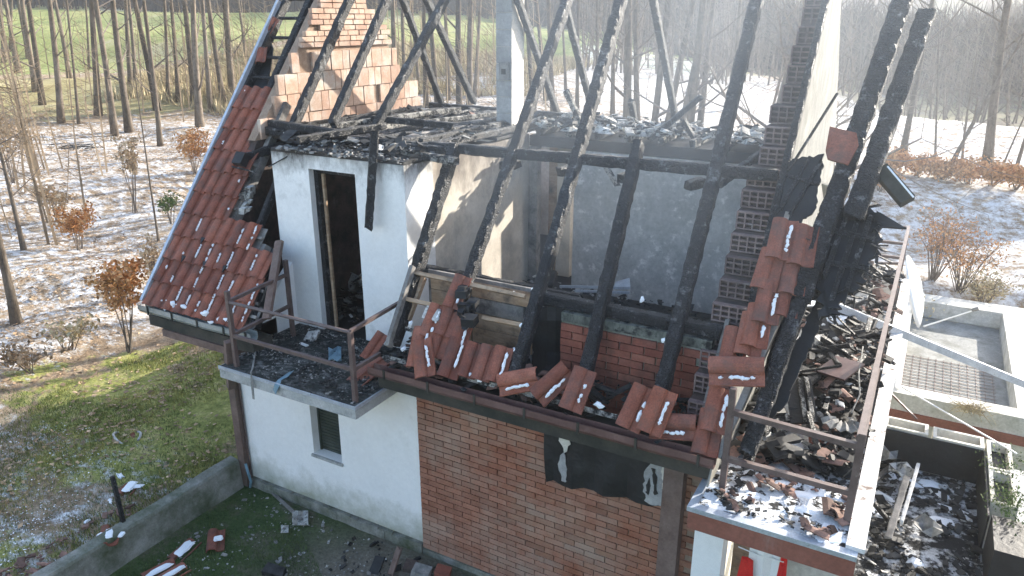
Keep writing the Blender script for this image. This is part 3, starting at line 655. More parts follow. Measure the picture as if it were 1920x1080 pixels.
# upper left gable: inside face of the side wall under the roof
mb = MB(); mb.prism([(-8.66, .1, 2.47), (-8.66, 6.5, 2.47), (-8.66, 6.6-.9, 4.9), (-8.66, 1.25, 4.9), (-8.66, .1, 3.2)], (.15, 0, 0)); mb.build('side_wall', M_sootshade, H)
def gable_outline(z0, z1): return [(roofy(z0)-.08, z0), (6.6-roofy(z0)+.05, z0), (6.6-roofy(z1), z1), (roofy(z1), z1)]
gl = gable_outline(4.9, 7.25)
gab = MB().prism([(-8.66, y, z) for y, z in gl], (.145, 0, 0)).build('brick_gable', M_mortar, H)
def skipgl(y, z, blk):
    for (px, py, rr_) in ((574, 97, 10), (592, 50, 5), (705, 187, 12), (498, 190, 0)):
        p = PX(px, py, -8.5)
        if abs(p.y-y) < (.13 if blk else .1) and abs(p.z-z) < (.15 if blk else .04) and rr_: return True
    return False
blk = []; bbk = []
for k in range(4):
    q = MB().obox((0, 0, 0), (.03, 0, 0), (0, .130, 0), (0, 0, .141)); q.v = [(x+rnd.uniform(-.004, .004), y+rnd.uniform(-.004, .004), z+rnd.uniform(-.004, .004)) for x, y, z in q.v]; blk.append(mesh_of(q, 'clay_block', M_pinkbrick))
    q = MB().obox((0, 0, 0), (.035, 0, 0), (0, .128, 0), (0, 0, .034)); q.v = [(x+rnd.uniform(-.003, .003), y+rnd.uniform(-.003, .003), z+rnd.uniform(-.002, .002)) for x, y, z in q.v]; bbk.append(mesh_of(q, 'clay_brick', M_pinkbrick))
z = 5.05; row = 0
while z < 7.2:
    big = z < 6.15; hh = .145 if big else .0405
    if not big and row < 100: row = 100; z = 6.18
    ya = roofy(z)-.1+rnd.uniform(-.08, .06); yb = 6.6-roofy(z)+.12+rnd.uniform(-.06, .1)
    y = ya+.13+(rnd.uniform(0, .12) if row % 2 else 0)
    while y < yb:
        wv = rnd.choice((1, 1, 1, .6, .5) if big else (1, 1, 1, 1, .5))
        if y+.27*wv-.135 > yb+.1: break
        yc_ = y-.135+.135*wv
        if not skipgl(yc_, z, big):
            place('block' if big else 'brick', rnd.choice(blk if big else bbk), Matrix.Translation((-8.515+.012+rnd.uniform(-.005, .006), yc_, z)) @ Matrix.Rotation(rnd.uniform(-.008, .008), 4, 'X') @ Matrix.Diagonal((1, wv*.985, 1, 1)), gab)
        y += .27*wv+.004
    z += .295 if big else .081; row += 1
# right gable: wall core, stepped hollow blocks along the roof slope, pale plaster outside
def hollow(wd_, hh, dd, nx_, nz_):
    q = MB(); t = .016; q.box((-wd_/2, .03, -hh/2), (wd_/2, dd, hh/2))
    for i in range(nx_+1):
        x = -wd_/2+(wd_-t)*i/nx_; q.box((x, -.035, -hh/2), (x+t, .029, hh/2))
    for k in range(nz_+1):
        z_ = -hh/2+(hh-t)*k/nz_; q.box((-wd_/2+t+.001, -.032, z_), (wd_/2-t-.001, .028, z_+t))
    me = mesh_of(q, 'hollow_block', M_hollow); me.materials.append(M_sootshade)  # darker hole backs put the shade of the cells into colour
    me.polygons.foreach_set('material_index', [1]*6+[0]*(len(me.polygons)-6)); return me
HB = [hollow(.34, .185, .22, 4, 3), hollow(.20, .185, .22, 2, 3), hollow(.27, .185, .22, 3, 3)]
rg = MB().prism([(-1.5, .45, 2.48), (-1.5, 6.3, 2.48), (-1.5, 6.6-roofy(4), 4), (-1.5, 3.55, 7.05), (-1.5, 3.2, 7.05), (-1.5, roofy(3)+.4, 3)], (.19, 0, 0)).build('right_gable', M_sootshade, H)
k = 0; z = 3.02
while z < 7.1:
    wsel = 0 if z < 5.1 else (2 if z < 5.6 else 1); ww = (.34, .20, .27)[wsel]
    y = roofy(z+.1)+.10+rnd.uniform(-.02, .02)
    place('hollow_block', HB[wsel], Matrix.Translation((-1.31-ww/2+rnd.uniform(-.008, .008), y, z)), rg)
    z += .198; k += 1
g_ = []
rr = random.Random(12)
for i in range(22):
    z = 2.5+i*.225; ya = roofy(z)+.12+rr.uniform(-.03, .05); yb = min(6.4, 6.6-roofy(z)+.35+rr.uniform(-.06, .05))
    if z > 7.2: break
    g_.append([(-1.285, ya+(yb-ya)*j/7, z+(rr.uniform(-.03, .03) if j in (0, 7) else 0)) for j in range(8)])
MB().sheet(g_, .018).build('gable_plaster', M_stucco, rg)
# rafters
def rafter(xb, yb, xt, yt, w_=.13, name='rafter', m=M_char, off=0):
    a = Vector((xb, yb, roofz(yb)))+NR*off; b = Vector((xt, yt, roofz(yt)))+NR*off
    return MB().char(a, b, w_, w_*1.15, up=NR).build(name, m, H)
for (xb, yb, xt, yt, w_) in ((-7.99, 1.4, -7.96, 3.2, .125), (-7.31, 1.5, -7.25, 3.2, .12), (-6.57, 1.45, -6.15, 3.2, .115), (-5.06, -.2, -5.22, 1.42, .15),
                             (-4.40, .1, -4.36, 3.2, .13), (-3.45, -.25, -3.66, 3.2, .145), (-2.70, -.12, -2.87, 1.55, .14), (-1.90, -.22, -2.02, 3.2, .15), (-1.27, .2, -1.27, 3.2, .085)):
    rafter(xb, yb, xt, yt, w_)
for (pb, pt) in (((835, 212), (755, 0)), ((889, 192), (800, 0)), ((1046, 215), (985, 40)), ((1106, 190), (1060, 10)), ((1272, 252), (1225, 0)), ((1196, 255), (1183, 190))):
    a, b = PB(*pb), PB(*pt)
    if pt[1] <= 40: 
        k = (a.y-3.35)/(a.y-b.y); b = a+(b-a)*k
    MB().char(a, b, .105, .12).build('back_rafter', M_char, H)
MB().char((-8.3, RY, RZ-.08), (-1.4, RY, RZ-.08), .1, .16).build('ridge_board', M_char, H)
# purlins and the attic floor
py_, pz_ = 1.42, 5.02
MB().char((-8.45, py_, pz_), (-5.5, py_-.02, pz_-.02), .13, .13).build('purlin', M_char, H)
MB().char((-5.6, py_, pz_), (-1.35, py_+.05, pz_+.03), .14, .14).build('purlin', M_char, H)
MB().char((-6.2, 1.15, 4.98), (-5.0, 1.1, 4.93), .13, .10).build('purlin', M_charash, H)
MB().char((-8.2, 5.12, 5.06), (-6.1, 5.05, 5.04), .13, .12).build('wall_plate', M_char, H)
MB().char((-5.9, 5.0, 5.05), (-4.35, 4.9, 5.04), .11, .11).build('wall_plate', M_char, H)
mb = MB(); mb.box((-7.66, dy+.001, 4.905), (-5.48, 1.449, 4.945)); mb.box((-8.49, 1.45, 4.905), (-5.48, 2.1, 4.945)); mb.box((-8.49, 2.9, 4.905), (-5.48, 5.1, 4.945)); mb.box((-5.479, 3.9, 4.7), (-1.55, 5.2, 4.86)); mb.build('attic_floor', M_charflat, H)
rr = random.Random(21)
for i in range(14):
    x = -8.3+i*.205; MB().char((x+rr.uniform(-.05, .05), 1.5, 5.0+rr.uniform(0, .05)), (x+rr.uniform(-.25, .25), 4.9, 5.0+rr.uniform(0, .06)), .09, .10).build('attic_joist', rr.choice((M_char, M_char, M_charash, M_greywood)), H)
for i in range(8):
    x = -5.3+i*.48; MB().char((x, 3.75+rr.uniform(0, .15), 4.93), (x+rr.uniform(-.15, .15), 5.2, 4.93+rr.uniform(-.03, .03)), .10, .12).build('attic_joist', rr.choice((M_charash, M_charash, M_char)), H)
def beamp(a, b, w_, name='charred_beam', m=M_char, h=None): return MB().char(a, b, w_, h or w_).build(name, m, H)
beamp(PZ(500, 230, 5.12), PZ(645, 252, 5.12), .12)
beamp(PR(458, 296, .05), PZ(730, 208, 5.22), .14)
beamp(PZ(560, 262, 5.12), PZ(720, 236, 5.2), .10)
beamp(PZ(700, 222, 5.16), PZ(850, 236, 5.12), .10)
beamp(PZ(600, 240, 5.1), PZ(860, 205, 5.15), .09, m=M_charash)
beamp(PZ(720, 275, 5.02), PZ(855, 282, 5.0), .11)
beamp(PZ(770, 232, 5.1), PZ(930, 214, 5.1), .08, m=M_charash)
beamp(PY(703, 246, .62), PY(691, 428, .52), .11)
beamp(PY(1062, 172, 4.4), PY(1092, 236, 4.3), .1, m=M_charash)
beamp(PY(1218, 262, 3.9), PY(1316, 180, 4.3), .085)
beamp(PY(1128, 300, 3.3), PY(1158, 348, 3.2), .07, m=M_charash)
beamp(PY(1348, 346, 2.0), PY(1425, 290, 2.6), .10)
beamp(PY(1283, 225, 4.2), PY(1310, 275, 4.0), .07)
for px in (958, 1068, 1190, 1322): 
    p = Vector((PR(px, 290).x, 1.3, 4.86)); MB().char(p+Vector((-.13, .12, .0)), p+Vector((-.02, .3, .02)), .14, .12).build('joist_stub', M_char, H)
cap = MB().obox(PR(452, 299, .1), Vector((.09, 0, 0)), SL*.09, NR*.06).build('square_flue_cap', M_charflat, H)
beamp(PY(505, 312, .6), PY(585, 268, .8), .018, 'thin_rod')
beamp(PR(434, 312, .12), PR(476, 322, .12), .025, 'gutter_bracket_arm')
# chimney
cx0, cx1, cy0, cy1 = -5.97, -5.705, 3.75, 4.12
ch = MB().box((cx0, cy0, 4.95), (cx1, cy1, 7.9)).build('chimney', M_chimlit, H)
me = mesh_of(MB().obox((0, 0, 0), ((cx1-cx0)/2-.001, 0, 0), (0, .012, 0), (0, 0, .117)), 'chimney_block', M_chim)
for k in range(12): place('chimney_block', me, Matrix.Translation(((cx0+cx1)/2, cy0-.011, 5.07+k*.242)) @ Matrix.Rotation(rnd.uniform(-.01, .01), 4, 'Y'), ch)
p = PY(946, 133, cy0-.03); MB().box((p.x-.085, cy0-.055, p.z-.13), (p.x+.085, cy0-.026, p.z+.13)).build('cleaning_hatch', M_greychip, ch)
MB().box((p.x-.04, cy0-.062, p.z-.05), (p.x+.035, cy0-.056, p.z+.03)).build('hatch_dark_plate', M_charflat, ch)  # black plate on the hatch stands in for the dark of a hole
# partition with door opening, grey smoked wall
pw = PY(1075, 400, 3.9).x
mb = MB(); mb.box((pw, 3.9, 2.47), (-1.52, 4.02, 4.69)); gw = mb.build('grey_partition', M_greyplas, H)
mb = MB(); mb.box((-5.47, 3.86, 2.47), (-5.32, 4.0, 4.69)); mb.build('door_jamb', M_greywood, gw)
mb = MB(); a = PY(1030, 300, 4.5); mb.box((a.x, 4.5, 2.47), (a.x+.17, 4.72, 4.7)); mb.build('timber_post', M_wood, H)
mb = MB(); mb.box((a.x+.2, 4.4, 2.47), (a.x+.45, 4.7, 4.7)); mb.build('crumbling_pier', M_beige, H)
bkr = MB().box((-5.9, 5.6, 2.47), (-4.2, 5.7, 4.6)).build('rear_brick_wall', M_redbrick, H)
for j in range(4): MB().box((-5.5, 5.52, 2.5+j*.48), (-4.6, 5.58, 2.93+j*.48)).build('door_panel', M_wood, bkr)
# knee wall: clay bricks on the right, boards on the left
kx0, kx1 = PY(1050, 700, .3).x, -1.56
kw = MB().box((kx0, .314, 2.5), (kx1, .42, 3.5)).build('knee_wall', M_plinth, H)
kb = [mesh_of(MB().obox((0, 0, 0), (.128*s, 0, 0), (0, .02, 0), (0, 0, .038)), 'knee_brick', M_redbrick) for s in (1, .98, .5)]
for j in range(11):
    x = kx0+.13-(.13 if j % 2 else 0)
    while x < kx1-.1:
        if not (x-.13 < kx0-.02):
            place('brick', kb[rnd.choice((0, 1))], Matrix.Translation((x, .306+rnd.uniform(-.004, .004), 2.58+j*.086)) @ Matrix.Rotation(rnd.uniform(-.01, .01), 4, 'Y'), kw)
        else: place('brick', kb[2], Matrix.Translation((x+.065, .306, 2.58+j*.086)), kw)
        x += .27
MB().box((kx0, .30, 3.503), (kx1, .44, 3.60)).build('concrete_band', M_sootconc, kw)
MB().char((kx0-.3, .42, 3.68), (-1.5, .42, 3.66), .16, .14).build('charred_beam', M_char, H)
MB().char((kx0-.6, .8, 3.50), (-1.6, .8, 3.52), .13, .14).build('charred_beam', M_char, H)
MB().char((-5.3, .75, 3.62), (kx0, .75, 3.60), .10, .12).build('charred_beam', M_char, H)
brd = MB().box((-5.05, .50, 2.5), (-3.6, .53, 3.72)).build('board_lining', M_greywood, H)
for j in range(6):
    for (xa, xb) in ((-5.0, -4.43), (-4.42, -3.62)):
        MB().obox(((xa+xb)/2, .485+rnd.uniform(-.006, .004), 2.64+j*.19), ((xb-xa)/2-.006, 0, 0), (0, .011, 0), (0, 0, .09)).build('plank', rnd.choice((M_wood, M_wood, M_greywood)), brd)
MB().beam(PR(772, 510, .06), PR(985, 556, .06), .045, .05, up=NR).build('roof_batten', M_wood, H)
MB().beam(PR(757, 560, .06), PR(812, 572, .06), .045, .05, up=NR).build('roof_batten', M_wood, H)
MB().beam(PR(905, 596, .0), PR(1000, 614, .0), .045, .05, up=NR).build('roof_batten', M_wood, H)
MB().beam(PR(792, 520, -.05), PR(762, 600, -.05), .10, .06, up=NR).build('roof_stud', M_wood, H)
MB().beam(PR(775, 500, .1), PR(728, 650, .1), .05, .10, up=NR).build('verge_trim', M_greywood, H)
g_ = [[Vector(PY(px, py, .46+.04*math.sin(px*.09)+.03*math.sin(py*.06))) for px in range(982, 1090, 15)] for py in (575, 600, 630, 660, 700, 730)]
MB().sheet(g_, .015).build('burnt_membrane', M_charflat, H)
# rails of frost and rags on the purlin, sheet metal on the floor edge
MB().beam(PY(1050, 537, 2.9), PY(1180, 540, 2.9), .03, .035).build('metal_strip', M_flash, H)
MB().beam(PY(1078, 545, 2.8), PY(1180, 549, 2.8), .03, .03).build('metal_strip', M_flash, H)
MB().sheet([[PY(1150, 540, 2.9), PY(1182, 540, 2.9)], [PY(1155, 528, 3.1), PY(1180, 521, 3.1)]], .01).build('metal_sheet', M_flash, H)
def ragged(pix, pl, seed, amp=5):
    r = random.Random(seed); out = []
    for i in range(len(pix)):
        a, b = pix[i], pix[(i+1) % len(pix)]; L = math.dist(a, b); n_ = max(1, int(L/6))
        for k in range(n_):
            t = k/n_; out.append(pl(a[0]+(b[0]-a[0])*t+r.uniform(-amp, amp), a[1]+(b[1]-a[1])*t+r.uniform(-amp, amp)))
    return out
# black membrane hanging below the eaves on the brick
xs_ = np.linspace(-3.19, -1.84, 12); g_ = []
for i in range(9):
    t = i/8; r_ = []
    for j, x in enumerate(xs_):
        zb = 1.71+.011*j+.015*math.sin(j*1.7); zz_ = 2.49+(zb-2.49)*t
        r_.append((x+(.05*t if j == 0 else 0), -.04-.035*math.sin(t*2.4)-.022*math.sin(j*1.9+i*.35)*(.3+t), zz_))
    g_.append(r_)
hang = MB().sheet(g_, .006).build('hanging_membrane', M_charflat, H)
def ragpatch(pix, y, m, name='torn_lining'):
    poly = ragged(pix, lambda a_, b_: PY(a_, b_, y), len(pix), 2.2); return MB().prism(poly, (0, .012, 0)).build(name, m, hang)
ragpatch([(1049, 803), (1062, 800), (1066, 815), (1070, 832), (1062, 845), (1057, 850), (1049, 828)], -.095, M_chimlit)
ragpatch([(1057, 850), (1062, 870), (1069, 892), (1066, 903), (1052, 902), (1047, 870), (1050, 856)], -.085, M_chim)
ragpatch([(1225, 862), (1238, 852), (1249, 850), (1250, 900), (1252, 942), (1240, 950), (1222, 948), (1210, 940), (1206, 915), (1210, 880), (1218, 872)], -.095, M_chim)
ragpatch([(1222, 880), (1229, 882), (1232, 925), (1226, 930)], -.108, M_charflat, 'burnt_strip')
ragpatch([(1239, 856), (1249, 851), (1250, 880), (1249, 925), (1243, 915)], -.11, M_chimlit)

# ------------------------------------------------------------------ tiles left on the right part of the roof
vt = MB().beam(PR(1347, 858, -.02), PR(1532, 428, -.02), .06, .10, up=NR).build('verge_trim', M_greywood, H)
MB().char(rp(-1.0, -.02, -.12), rp(-.98, 2.2, -.12), .10, .12, up=NR).build('verge_rafter', M_char, H)
SNOWT = []
def tile_at(px, py, ang=0, off=.03, tilt=0, k=0, parent=None, snow=False, tx=0.0, sc_=1.0):
    p = PR(px, py, off)
    M = frame((1, 0, 0), SL, NR, p) @ Matrix.Rotation(R(ang), 4, 'Z') @ Matrix.Rotation(tilt, 4, 'X') @ Matrix.Rotation(tx, 4, 'Y') @ Matrix.Diagonal((sc_, sc_, sc_, 1)) @ Matrix.Translation((0, -.197, 0))
    o = place('roof_tile', TILE[k % 4], M, parent or vt)
    if snow:
        q = M @ Vector((.055, .2, .03)); ax = (M.to_3x3() @ Vector((0, 1, 0))); nz_ = (M.to_3x3() @ Vector((0, 0, 1)))
        SNOWT.append((q, nz_, ax*.13))
    return o
for i, (px, py, a, off, sn_) in enumerate(((1329, 812, 2, .03, 0), (1346, 770, 2, .06, 1), (1376, 655, 3, .03, 0), (1408, 628, 2, .05, 0), (1420, 612, 2, .08, 1), (1441, 568, 2, .10, 1), (1441, 507, -2, .11, 0), (1466, 450, 2, .13, 1),
                                (1476, 556, 2, .05, 0), (1490, 515, 2, .07, 0), (1506, 462, 2, .09, 0))):
    tile_at(px, py, a, off, -.05, i, snow=sn_, sc_=1.08)
tile_at(1381, 697, -78, .16, 0, 2, snow=True, sc_=1.25)
MB().beam(PR(1478, 398, .02), PR(1415, 600, -.02), .05, .03, up=NR).build('pale_batten', M_beige, H)
MB().beam(PR(1365, 600, -.1), PR(1312, 800, -.1), .04, .06, up=NR).build('grey_batten', M_greywood, H)
# tiles still lying near the eave
ev = MB(); ev.beam(rp(-5.15, .12, -.02), rp(-1.4, .12, -.02), .05, .03, up=NR); ev.beam(rp(-5.1, .5, -.03), rp(-3.7, .5, -.03), .04, .04, up=NR); ev = ev.build('eave_batten', M_charash, H)
for i, (px, py, a, off, tl, sn_, s_) in enumerate(((858, 548, -4, .10, 0, 1, 1.0), (812, 602, -3, .07, 0, 1, 1.0), (843, 598, -2, .06, 0, 0, 1.05), (866, 625, -2, .05, 0, 1, 1.0), (790, 652, 10, .06, 0, 1, 1.2), (826, 640, 0, .03, 0, 0, 1),
                                     (852, 672, -1, .07, 0, 1, 1.15), (884, 676, 0, .05, 0, 0, 1), (911, 681, 0, .05, 0, 0, 1), (938, 684, 2, .05, 0, 1, 1.0))):
    tile_at(px, py, a, off, tl, i, ev, sn_, sc_=s_)
loose = [((972, 716), -68, .05, 'clay roof tile fallen crosswise in the gutter below the black membrane'), ((1037, 720), -35, .09, 'snow edged clay tile slanting in the gutter left of the leaning tile'),
         ((1084, 731), -6, .10, 'single clay tile leaning upright on the eaves in front of the red brick knee wall'), ((1194, 765), -10, .09, 'left tile of the pair leaning on the eaves under the charred rafter'),
         ((1233, 772), -8, .11, 'right tile of the pair leaning on the eaves under the charred rafter'), ((1262, 800), -80, .03, 'broken clay tile lying flat by the gutter beside the leaning pair'), ((795, 672), 28, .10, 'snow covered clay tile lying askew across the lowest roof tiles by the balcony')]
for i, ((px, py), a, off, lb) in enumerate(loose):
    p = PR(px, py, off)
    M = frame((1, 0, 0), SL, NR, p) @ Matrix.Rotation(R(a), 4, 'Z') @ Matrix.Rotation(.05, 4, 'X') @ Matrix.Diagonal((1.12, 1.12, 1.12, 1)) @ Matrix.Translation((0, -.197, 0))
    o = bpy.data.objects.new('loose_roof_tile', TILE[i % 4]); col.objects.link(o); o.matrix_world = M
    o['label'] = lb; o['category'] = 'roof tile'; o['group'] = 'loose roof tiles on the eaves'
    q = M @ Vector((.055, .2, .03)); SNOWT.append((q, M.to_3x3() @ Vector((0, 0, 1)), (M.to_3x3() @ Vector((0, 1, 0)))*.11))
mb = MB(); lumps(mb, SNOWT, .018, .018, 5)
rr = random.Random(31)
lumps(mb, [(PR(px+rr.uniform(-6, 6), py+rr.uniform(-4, 4), .04), NR, Vector((rr.uniform(.02, .05), 0, 0))) for (px, py) in ((905, 715), (880, 705), (925, 700), (770, 668), (755, 655), (785, 655), (1010, 735), (1125, 760), (1240, 735), (978, 606), (968, 660), (998, 547), (765, 605), (1200, 560), (960, 552), (1248, 640))], .03, .025, 6)
mb.build('snow_on_tiles', M_snow, H, kind='stuff')
gcl = MB()
for i in range(3): gcl.sheet([[PR(790+i*8, 596, .1), PR(822-i*5, 602, .12)], [PR(800, 572+i*3, .1), PR(826, 580, .1)]], .012)
gcl.build('pale_insulation', M_ash, H)
mb = MB()
for i in range(26):
    p = PR(878+rr.uniform(-14, 12), 575+rr.uniform(-35, 38), rr.uniform(.02, .16)); s = rr.uniform(.03, .07)
    mb.obox(p, Vector((s, rr.uniform(-.02, .02), 0)), Vector((0, s*.8, rr.uniform(-.03, .03))), Vector((0, rr.uniform(-.02, .02), s*.7)))
mb.build('molten_lump', M_charflat, H)
# rubble on the attic floor, floors and in the gutter (uncountable)
Z5 = lambda x, y: 4.95
att_l = [(-8.4, 1.5), (-8.4, 2.1), (-6.6, 2.1), (-6.6, 2.9), (-8.4, 2.9), (-8.4, 5), (-5.5, 5), (-5.5, .8), (-7.4, .8)]
scatter('attic_charcoal', att_l, Z5, 800, .03, .13, M_chip, H, .4, seed=2, lift=.1, elong=3)
scatter('attic_ash', att_l, Z5, 240, .015, .08, M_ash, H, .3, seed=3, lift=.12, elong=2.5)
scatter('attic_grey_rubble', att_l, Z5, 300, .02, .10, M_greychip, H, .3, seed=13, lift=.13, elong=3)
scatter('attic_shards', [(-8.2, 1.8), (-8.2, 4.8), (-6.2, 4.8), (-6.2, 1.8)], Z5, 40, .05, .14, M_shard, H, .3, seed=14, lift=.1, elong=2)
mb = MB()
for i in range(22):
    x = -5.4+3.7*rr.random()**.9; y = rr.uniform(3.9, 5.0); lumps(mb, [(Vector((x, y, 4.97)), Vector((0, 0, 1)), Vector((rr.uniform(.08, .25), rr.uniform(-.1, .2), 0)))], rr.uniform(.05, .12), rr.uniform(.05, .12), i, 11)
mb.build('attic_ash_drift', M_ash, H, kind='stuff')
scatter('attic_ash', [(-5.4, 3.85), (-1.6, 3.85), (-1.6, 5.1), (-5.4, 5.1)], lambda x, y: 4.95, 260, .03, .14, M_ash, H, .4, seed=4, lift=.14, elong=2.5)
scatter('attic_charcoal', [(-5.4, 3.85), (-1.6, 3.85), (-1.6, 5.1), (-5.4, 5.1)], lambda x, y: 4.95, 160, .04, .16, M_chip, H, .4, seed=5, lift=.12, elong=3)
scatter('ceiling_rim_rubble', [(-7.6, .6), (-5.45, .6), (-5.45, 1.5), (-7.6, 1.5)], lambda x, y: 4.93, 420, .015, .07, M_greychip, H, .5, seed=6, lift=.03)
scatter('room_rubble', [(-7.5, .9), (-5.7, .9), (-5.7, 3.1), (-7.5, 3.1)], lambda x, y: 2.47, 320, .03, .16, M_chip, H, .4, seed=7, lift=.2)
scatter('room_rubble', [(-7.5, .9), (-5.7, .9), (-5.7, 3.1), (-7.5, 3.1)], lambda x, y: 2.5, 90, .03, .12, M_greychip, H, .4, seed=8, lift=.22)
g_ = []
for i in range(5): g_.append([PY(628+j*11+i*2, 512+i*9+6*math.sin(j*2.1+i), 1.9+.1*math.sin(j*3+i*2)) for j in range(6)])
MB().sheet(g_, .012).build('crumpled_sheet', M_ash, H)
scatter('hall_rubble', [(-5.4, .6), (-1.6, .6), (-1.6, 3.8), (-5.4, 3.8)], lambda x, y: 2.47, 700, .03, .2, M_chip, H, .4, seed=9, lift=.12, elong=3)
scatter('hall_ash', [(-5.4, 2.4), (-3.6, 2.4), (-3.6, 3.85), (-5.4, 3.85)], lambda x, y: 2.5, 150, .02, .1, M_ash, H, .3, seed=10, lift=.15)
scatter('gutter_rubble', [(-5.1, -.36), (-1.35, -.36), (-1.35, .18), (-5.1, .18)], lambda x, y: 2.76+max(0, (y+.36))*.3, 600, .015, .09, M_chip, H, .4, seed=11, lift=.05, elong=4)
scatter('gutter_shards', [(-5.0, -.35), (-1.35, -.35), (-1.35, .1), (-5.0, .1)], lambda x, y: 2.79+max(0, (y+.36))*.3, 45, .03, .1, M_shard, H, .3, seed=12, lift=.04, curl=True)
# left balcony rubble
lb = [(-7.28, -.8), (-5.2, -.8), (-5.2, .05), (-5.5, .66), (-7.44, .66), (-7.44, 0)]
Zd = lambda x, y: DECK+.005
scatter('balcony_rubble', lb, Zd, 1500, .008, .035, M_chip, H, .4, seed=20, lift=.02)
scatter('balcony_rubble', lb, Zd, 1100, .006, .03, M_greychip, H, .35, seed=22, lift=.025)
def one(name, mb, m, label, cat, loc, group=None, smooth=False):
    return mb.build(name, m, None, label=label, cat=cat, group=group, origin=tuple(loc), smooth=smooth)
def strip(pts, w_, th=.008):
    pts = [Vector(p) for p in pts]; g_ = []
    for i, p in enumerate(pts):
        d = (pts[min(i+1, len(pts)-1)]-pts[max(i-1, 0)]).normalized(); s = d.cross(NR if abs(d.z) < .9 else Vector((0, 1, 0))).normalized()
        ww = w_*(1+.25*math.sin(i*2.3)); g_.append([p-s*ww/2, p+s*ww/2])
    return MB().sheet(g_, th)
one('foil_strip', strip([PZ(546, 696, 2.49), PZ(534, 706, 2.50), PZ(524, 712, 2.49), PY(519, 722, -.875), PY(514, 735, -.88)], .07), M_bluef, 'blue grey strip of melted foil hanging over the edge of the left balcony', 'foil', PZ(530, 700, 2.47))
one('hanging_strap', strip([PZ(478, 660, 2.5), PZ(473, 690, 2.49), PY(470, 698, -.87), PY(473, 720, -.875), PY(476, 748, -.87)], .03), M_greychip, 'thin grey strap hanging off the front edge of the left balcony slab', 'strap', PZ(473, 670, 2.47))
one('rag', MB().sheet([[PZ(616+i*8, 652+j*8+3*math.sin(i*2+j), 2.5+.03*math.sin(i*1.7+j*2)) for i in range(4)] for j in range(4)], .01), M_bluef, 'crumpled blue grey rag lying on the balcony floor by the door', 'rag', PZ(625, 665, 2.47))
mb = MB(); mb.obox(PZ(585, 630, 2.52), (.09, .02, .02), (-.02, .07, .03), (0, 0, .02)); one('plaster_lump', mb, M_ash, 'pale plaster lump among the rubble on the left balcony', 'rubble piece', PZ(585, 630, 2.47))
mb = MB(); mb.obox(PZ(570, 646, 2.49), (.07, -.01, 0), (.005, .02, 0), (0, 0, .008)); one('white_splinter', mb, M_pwhite, 'small white splinter lying flat on the balcony rubble', 'splinter', PZ(570, 646, 2.47))
def free_tile(p, ez, tx, lb, grp, k=0, s=1.1, ty=0, snow=None):
    o = bpy.data.objects.new('fallen_roof_tile', TILE[k % 4]); col.objects.link(o)
    o.matrix_world = Matrix.Translation(Vector(p)) @ Matrix.Rotation(ez, 4, 'Z') @ Matrix.Rotation(ty, 4, 'Y') @ Matrix.Rotation(tx, 4, 'X') @ Matrix.Diagonal((s, s, s, 1)) @ Matrix.Translation((0, -.197, 0))
    o['label'] = lb; o['category'] = 'roof tile'; o['group'] = grp; return o
free_tile(PZ(703, 650, 2.62), -.3, .75, 'round ended clay ridge tile standing against the corner of the left balcony', 'loose tiles on the left balcony', 1, 1.0)
free_tile(PZ(690, 695, 2.56), -.25, -.35, 'scorched clay tile lying hollow side up in the corner of the left balcony', 'loose tiles on the left balcony', 2, 1.25, math.pi)
# ------------------------------------------------------------------ right terrace
TX0, TX1, TY0, TY1 = -1.36, .0, -.79, 6.9
ter = MB().box((TX0, TY0, 2.26), (TX1, TY1, DECK)).build('terrace_slab', M_conc, H)
mb = MB(); mb.box((TX0-.01, TY0-.02, 2.25), (TX1+.01, TY0-.002, DECK-.035)); mb.build('terrace_fascia', M_fascia, H)
mb = MB(); mb.box((TX0-.02, TY0-.035, DECK-.034), (TX1+.012, TY0+.05, DECK+.012)); mb.box((TX0-.02, TY0+.051, DECK-.03), (TX0+.05, -.32, DECK+.01)); mb.build('edge_flashing', M_flash, ter)
MB().box((-.085, TY0+.052, DECK+.001), (.06, TY1, DECK+.045)).build('coping', M_coping, ter)
MB().box((TX0+.06, TY0+.06, DECK+.001), (-.09, 1.0, DECK+.007)).build('snowy_floor', M_ashfloor, ter)
pts = [(Vector((-.02+rnd.uniform(-.05, .05), TY0+.1+i*.115, DECK+.04)), (0, 0, 1), Vector((rnd.uniform(-.02, .02), rnd.uniform(.05, .11), 0))) for i in range(66)]
mb = MB()
rr = random.Random(5)
for i in range(60):
    x = rr.uniform(-1.28, -.15); y = rr.uniform(-.72, 1.3); 
    if noise.noise((x*2.5, y*2.5, 3)) < -.1: continue
    lumps(mb, [(Vector((x, y, DECK)), (0, 0, 1), Vector((rr.uniform(.05, .17), rr.uniform(-.08, .08), 0)))], rr.uniform(.04, .12), .018, i+50, 11)
mb.build('terrace_snow', M_snow, H, kind='stuff')
tr = MB().beam(Vector((-.13, -.38, 3.30)), Vector((-.13, 7.3, 3.30)), .05, .05).build('terrace_railing', M_rail, H)
Q1, Q2 = Vector((-1.18, -.38, 0)), Vector((-.115, -.38, 0))
bar(zz(Q1, 3.27), zz(Q2, 3.23), tr, .05); bar(zz(Q1, 2.79), zz(Q2, 2.78), tr, .05)
bar(zz(Q1, DECK), zz(Q1, 3.50), tr, .055, 'post'); bar(zz(Q2, DECK), zz(Q2, 3.36), tr, .06, 'post'); bar(zz(Q2, 2.80), Vector((-.13, 2.3, 2.80)), tr, .045)
for yy in (2.4, 4.9, 7.3): bar((-.13, yy, DECK), (-.13, yy, 3.30), tr, .05, 'post')
for zt in (3.28, 3.0, 2.75): bar((-1.3, 7.32, zt-.02), (-.16, 7.32, zt), tr, .045)
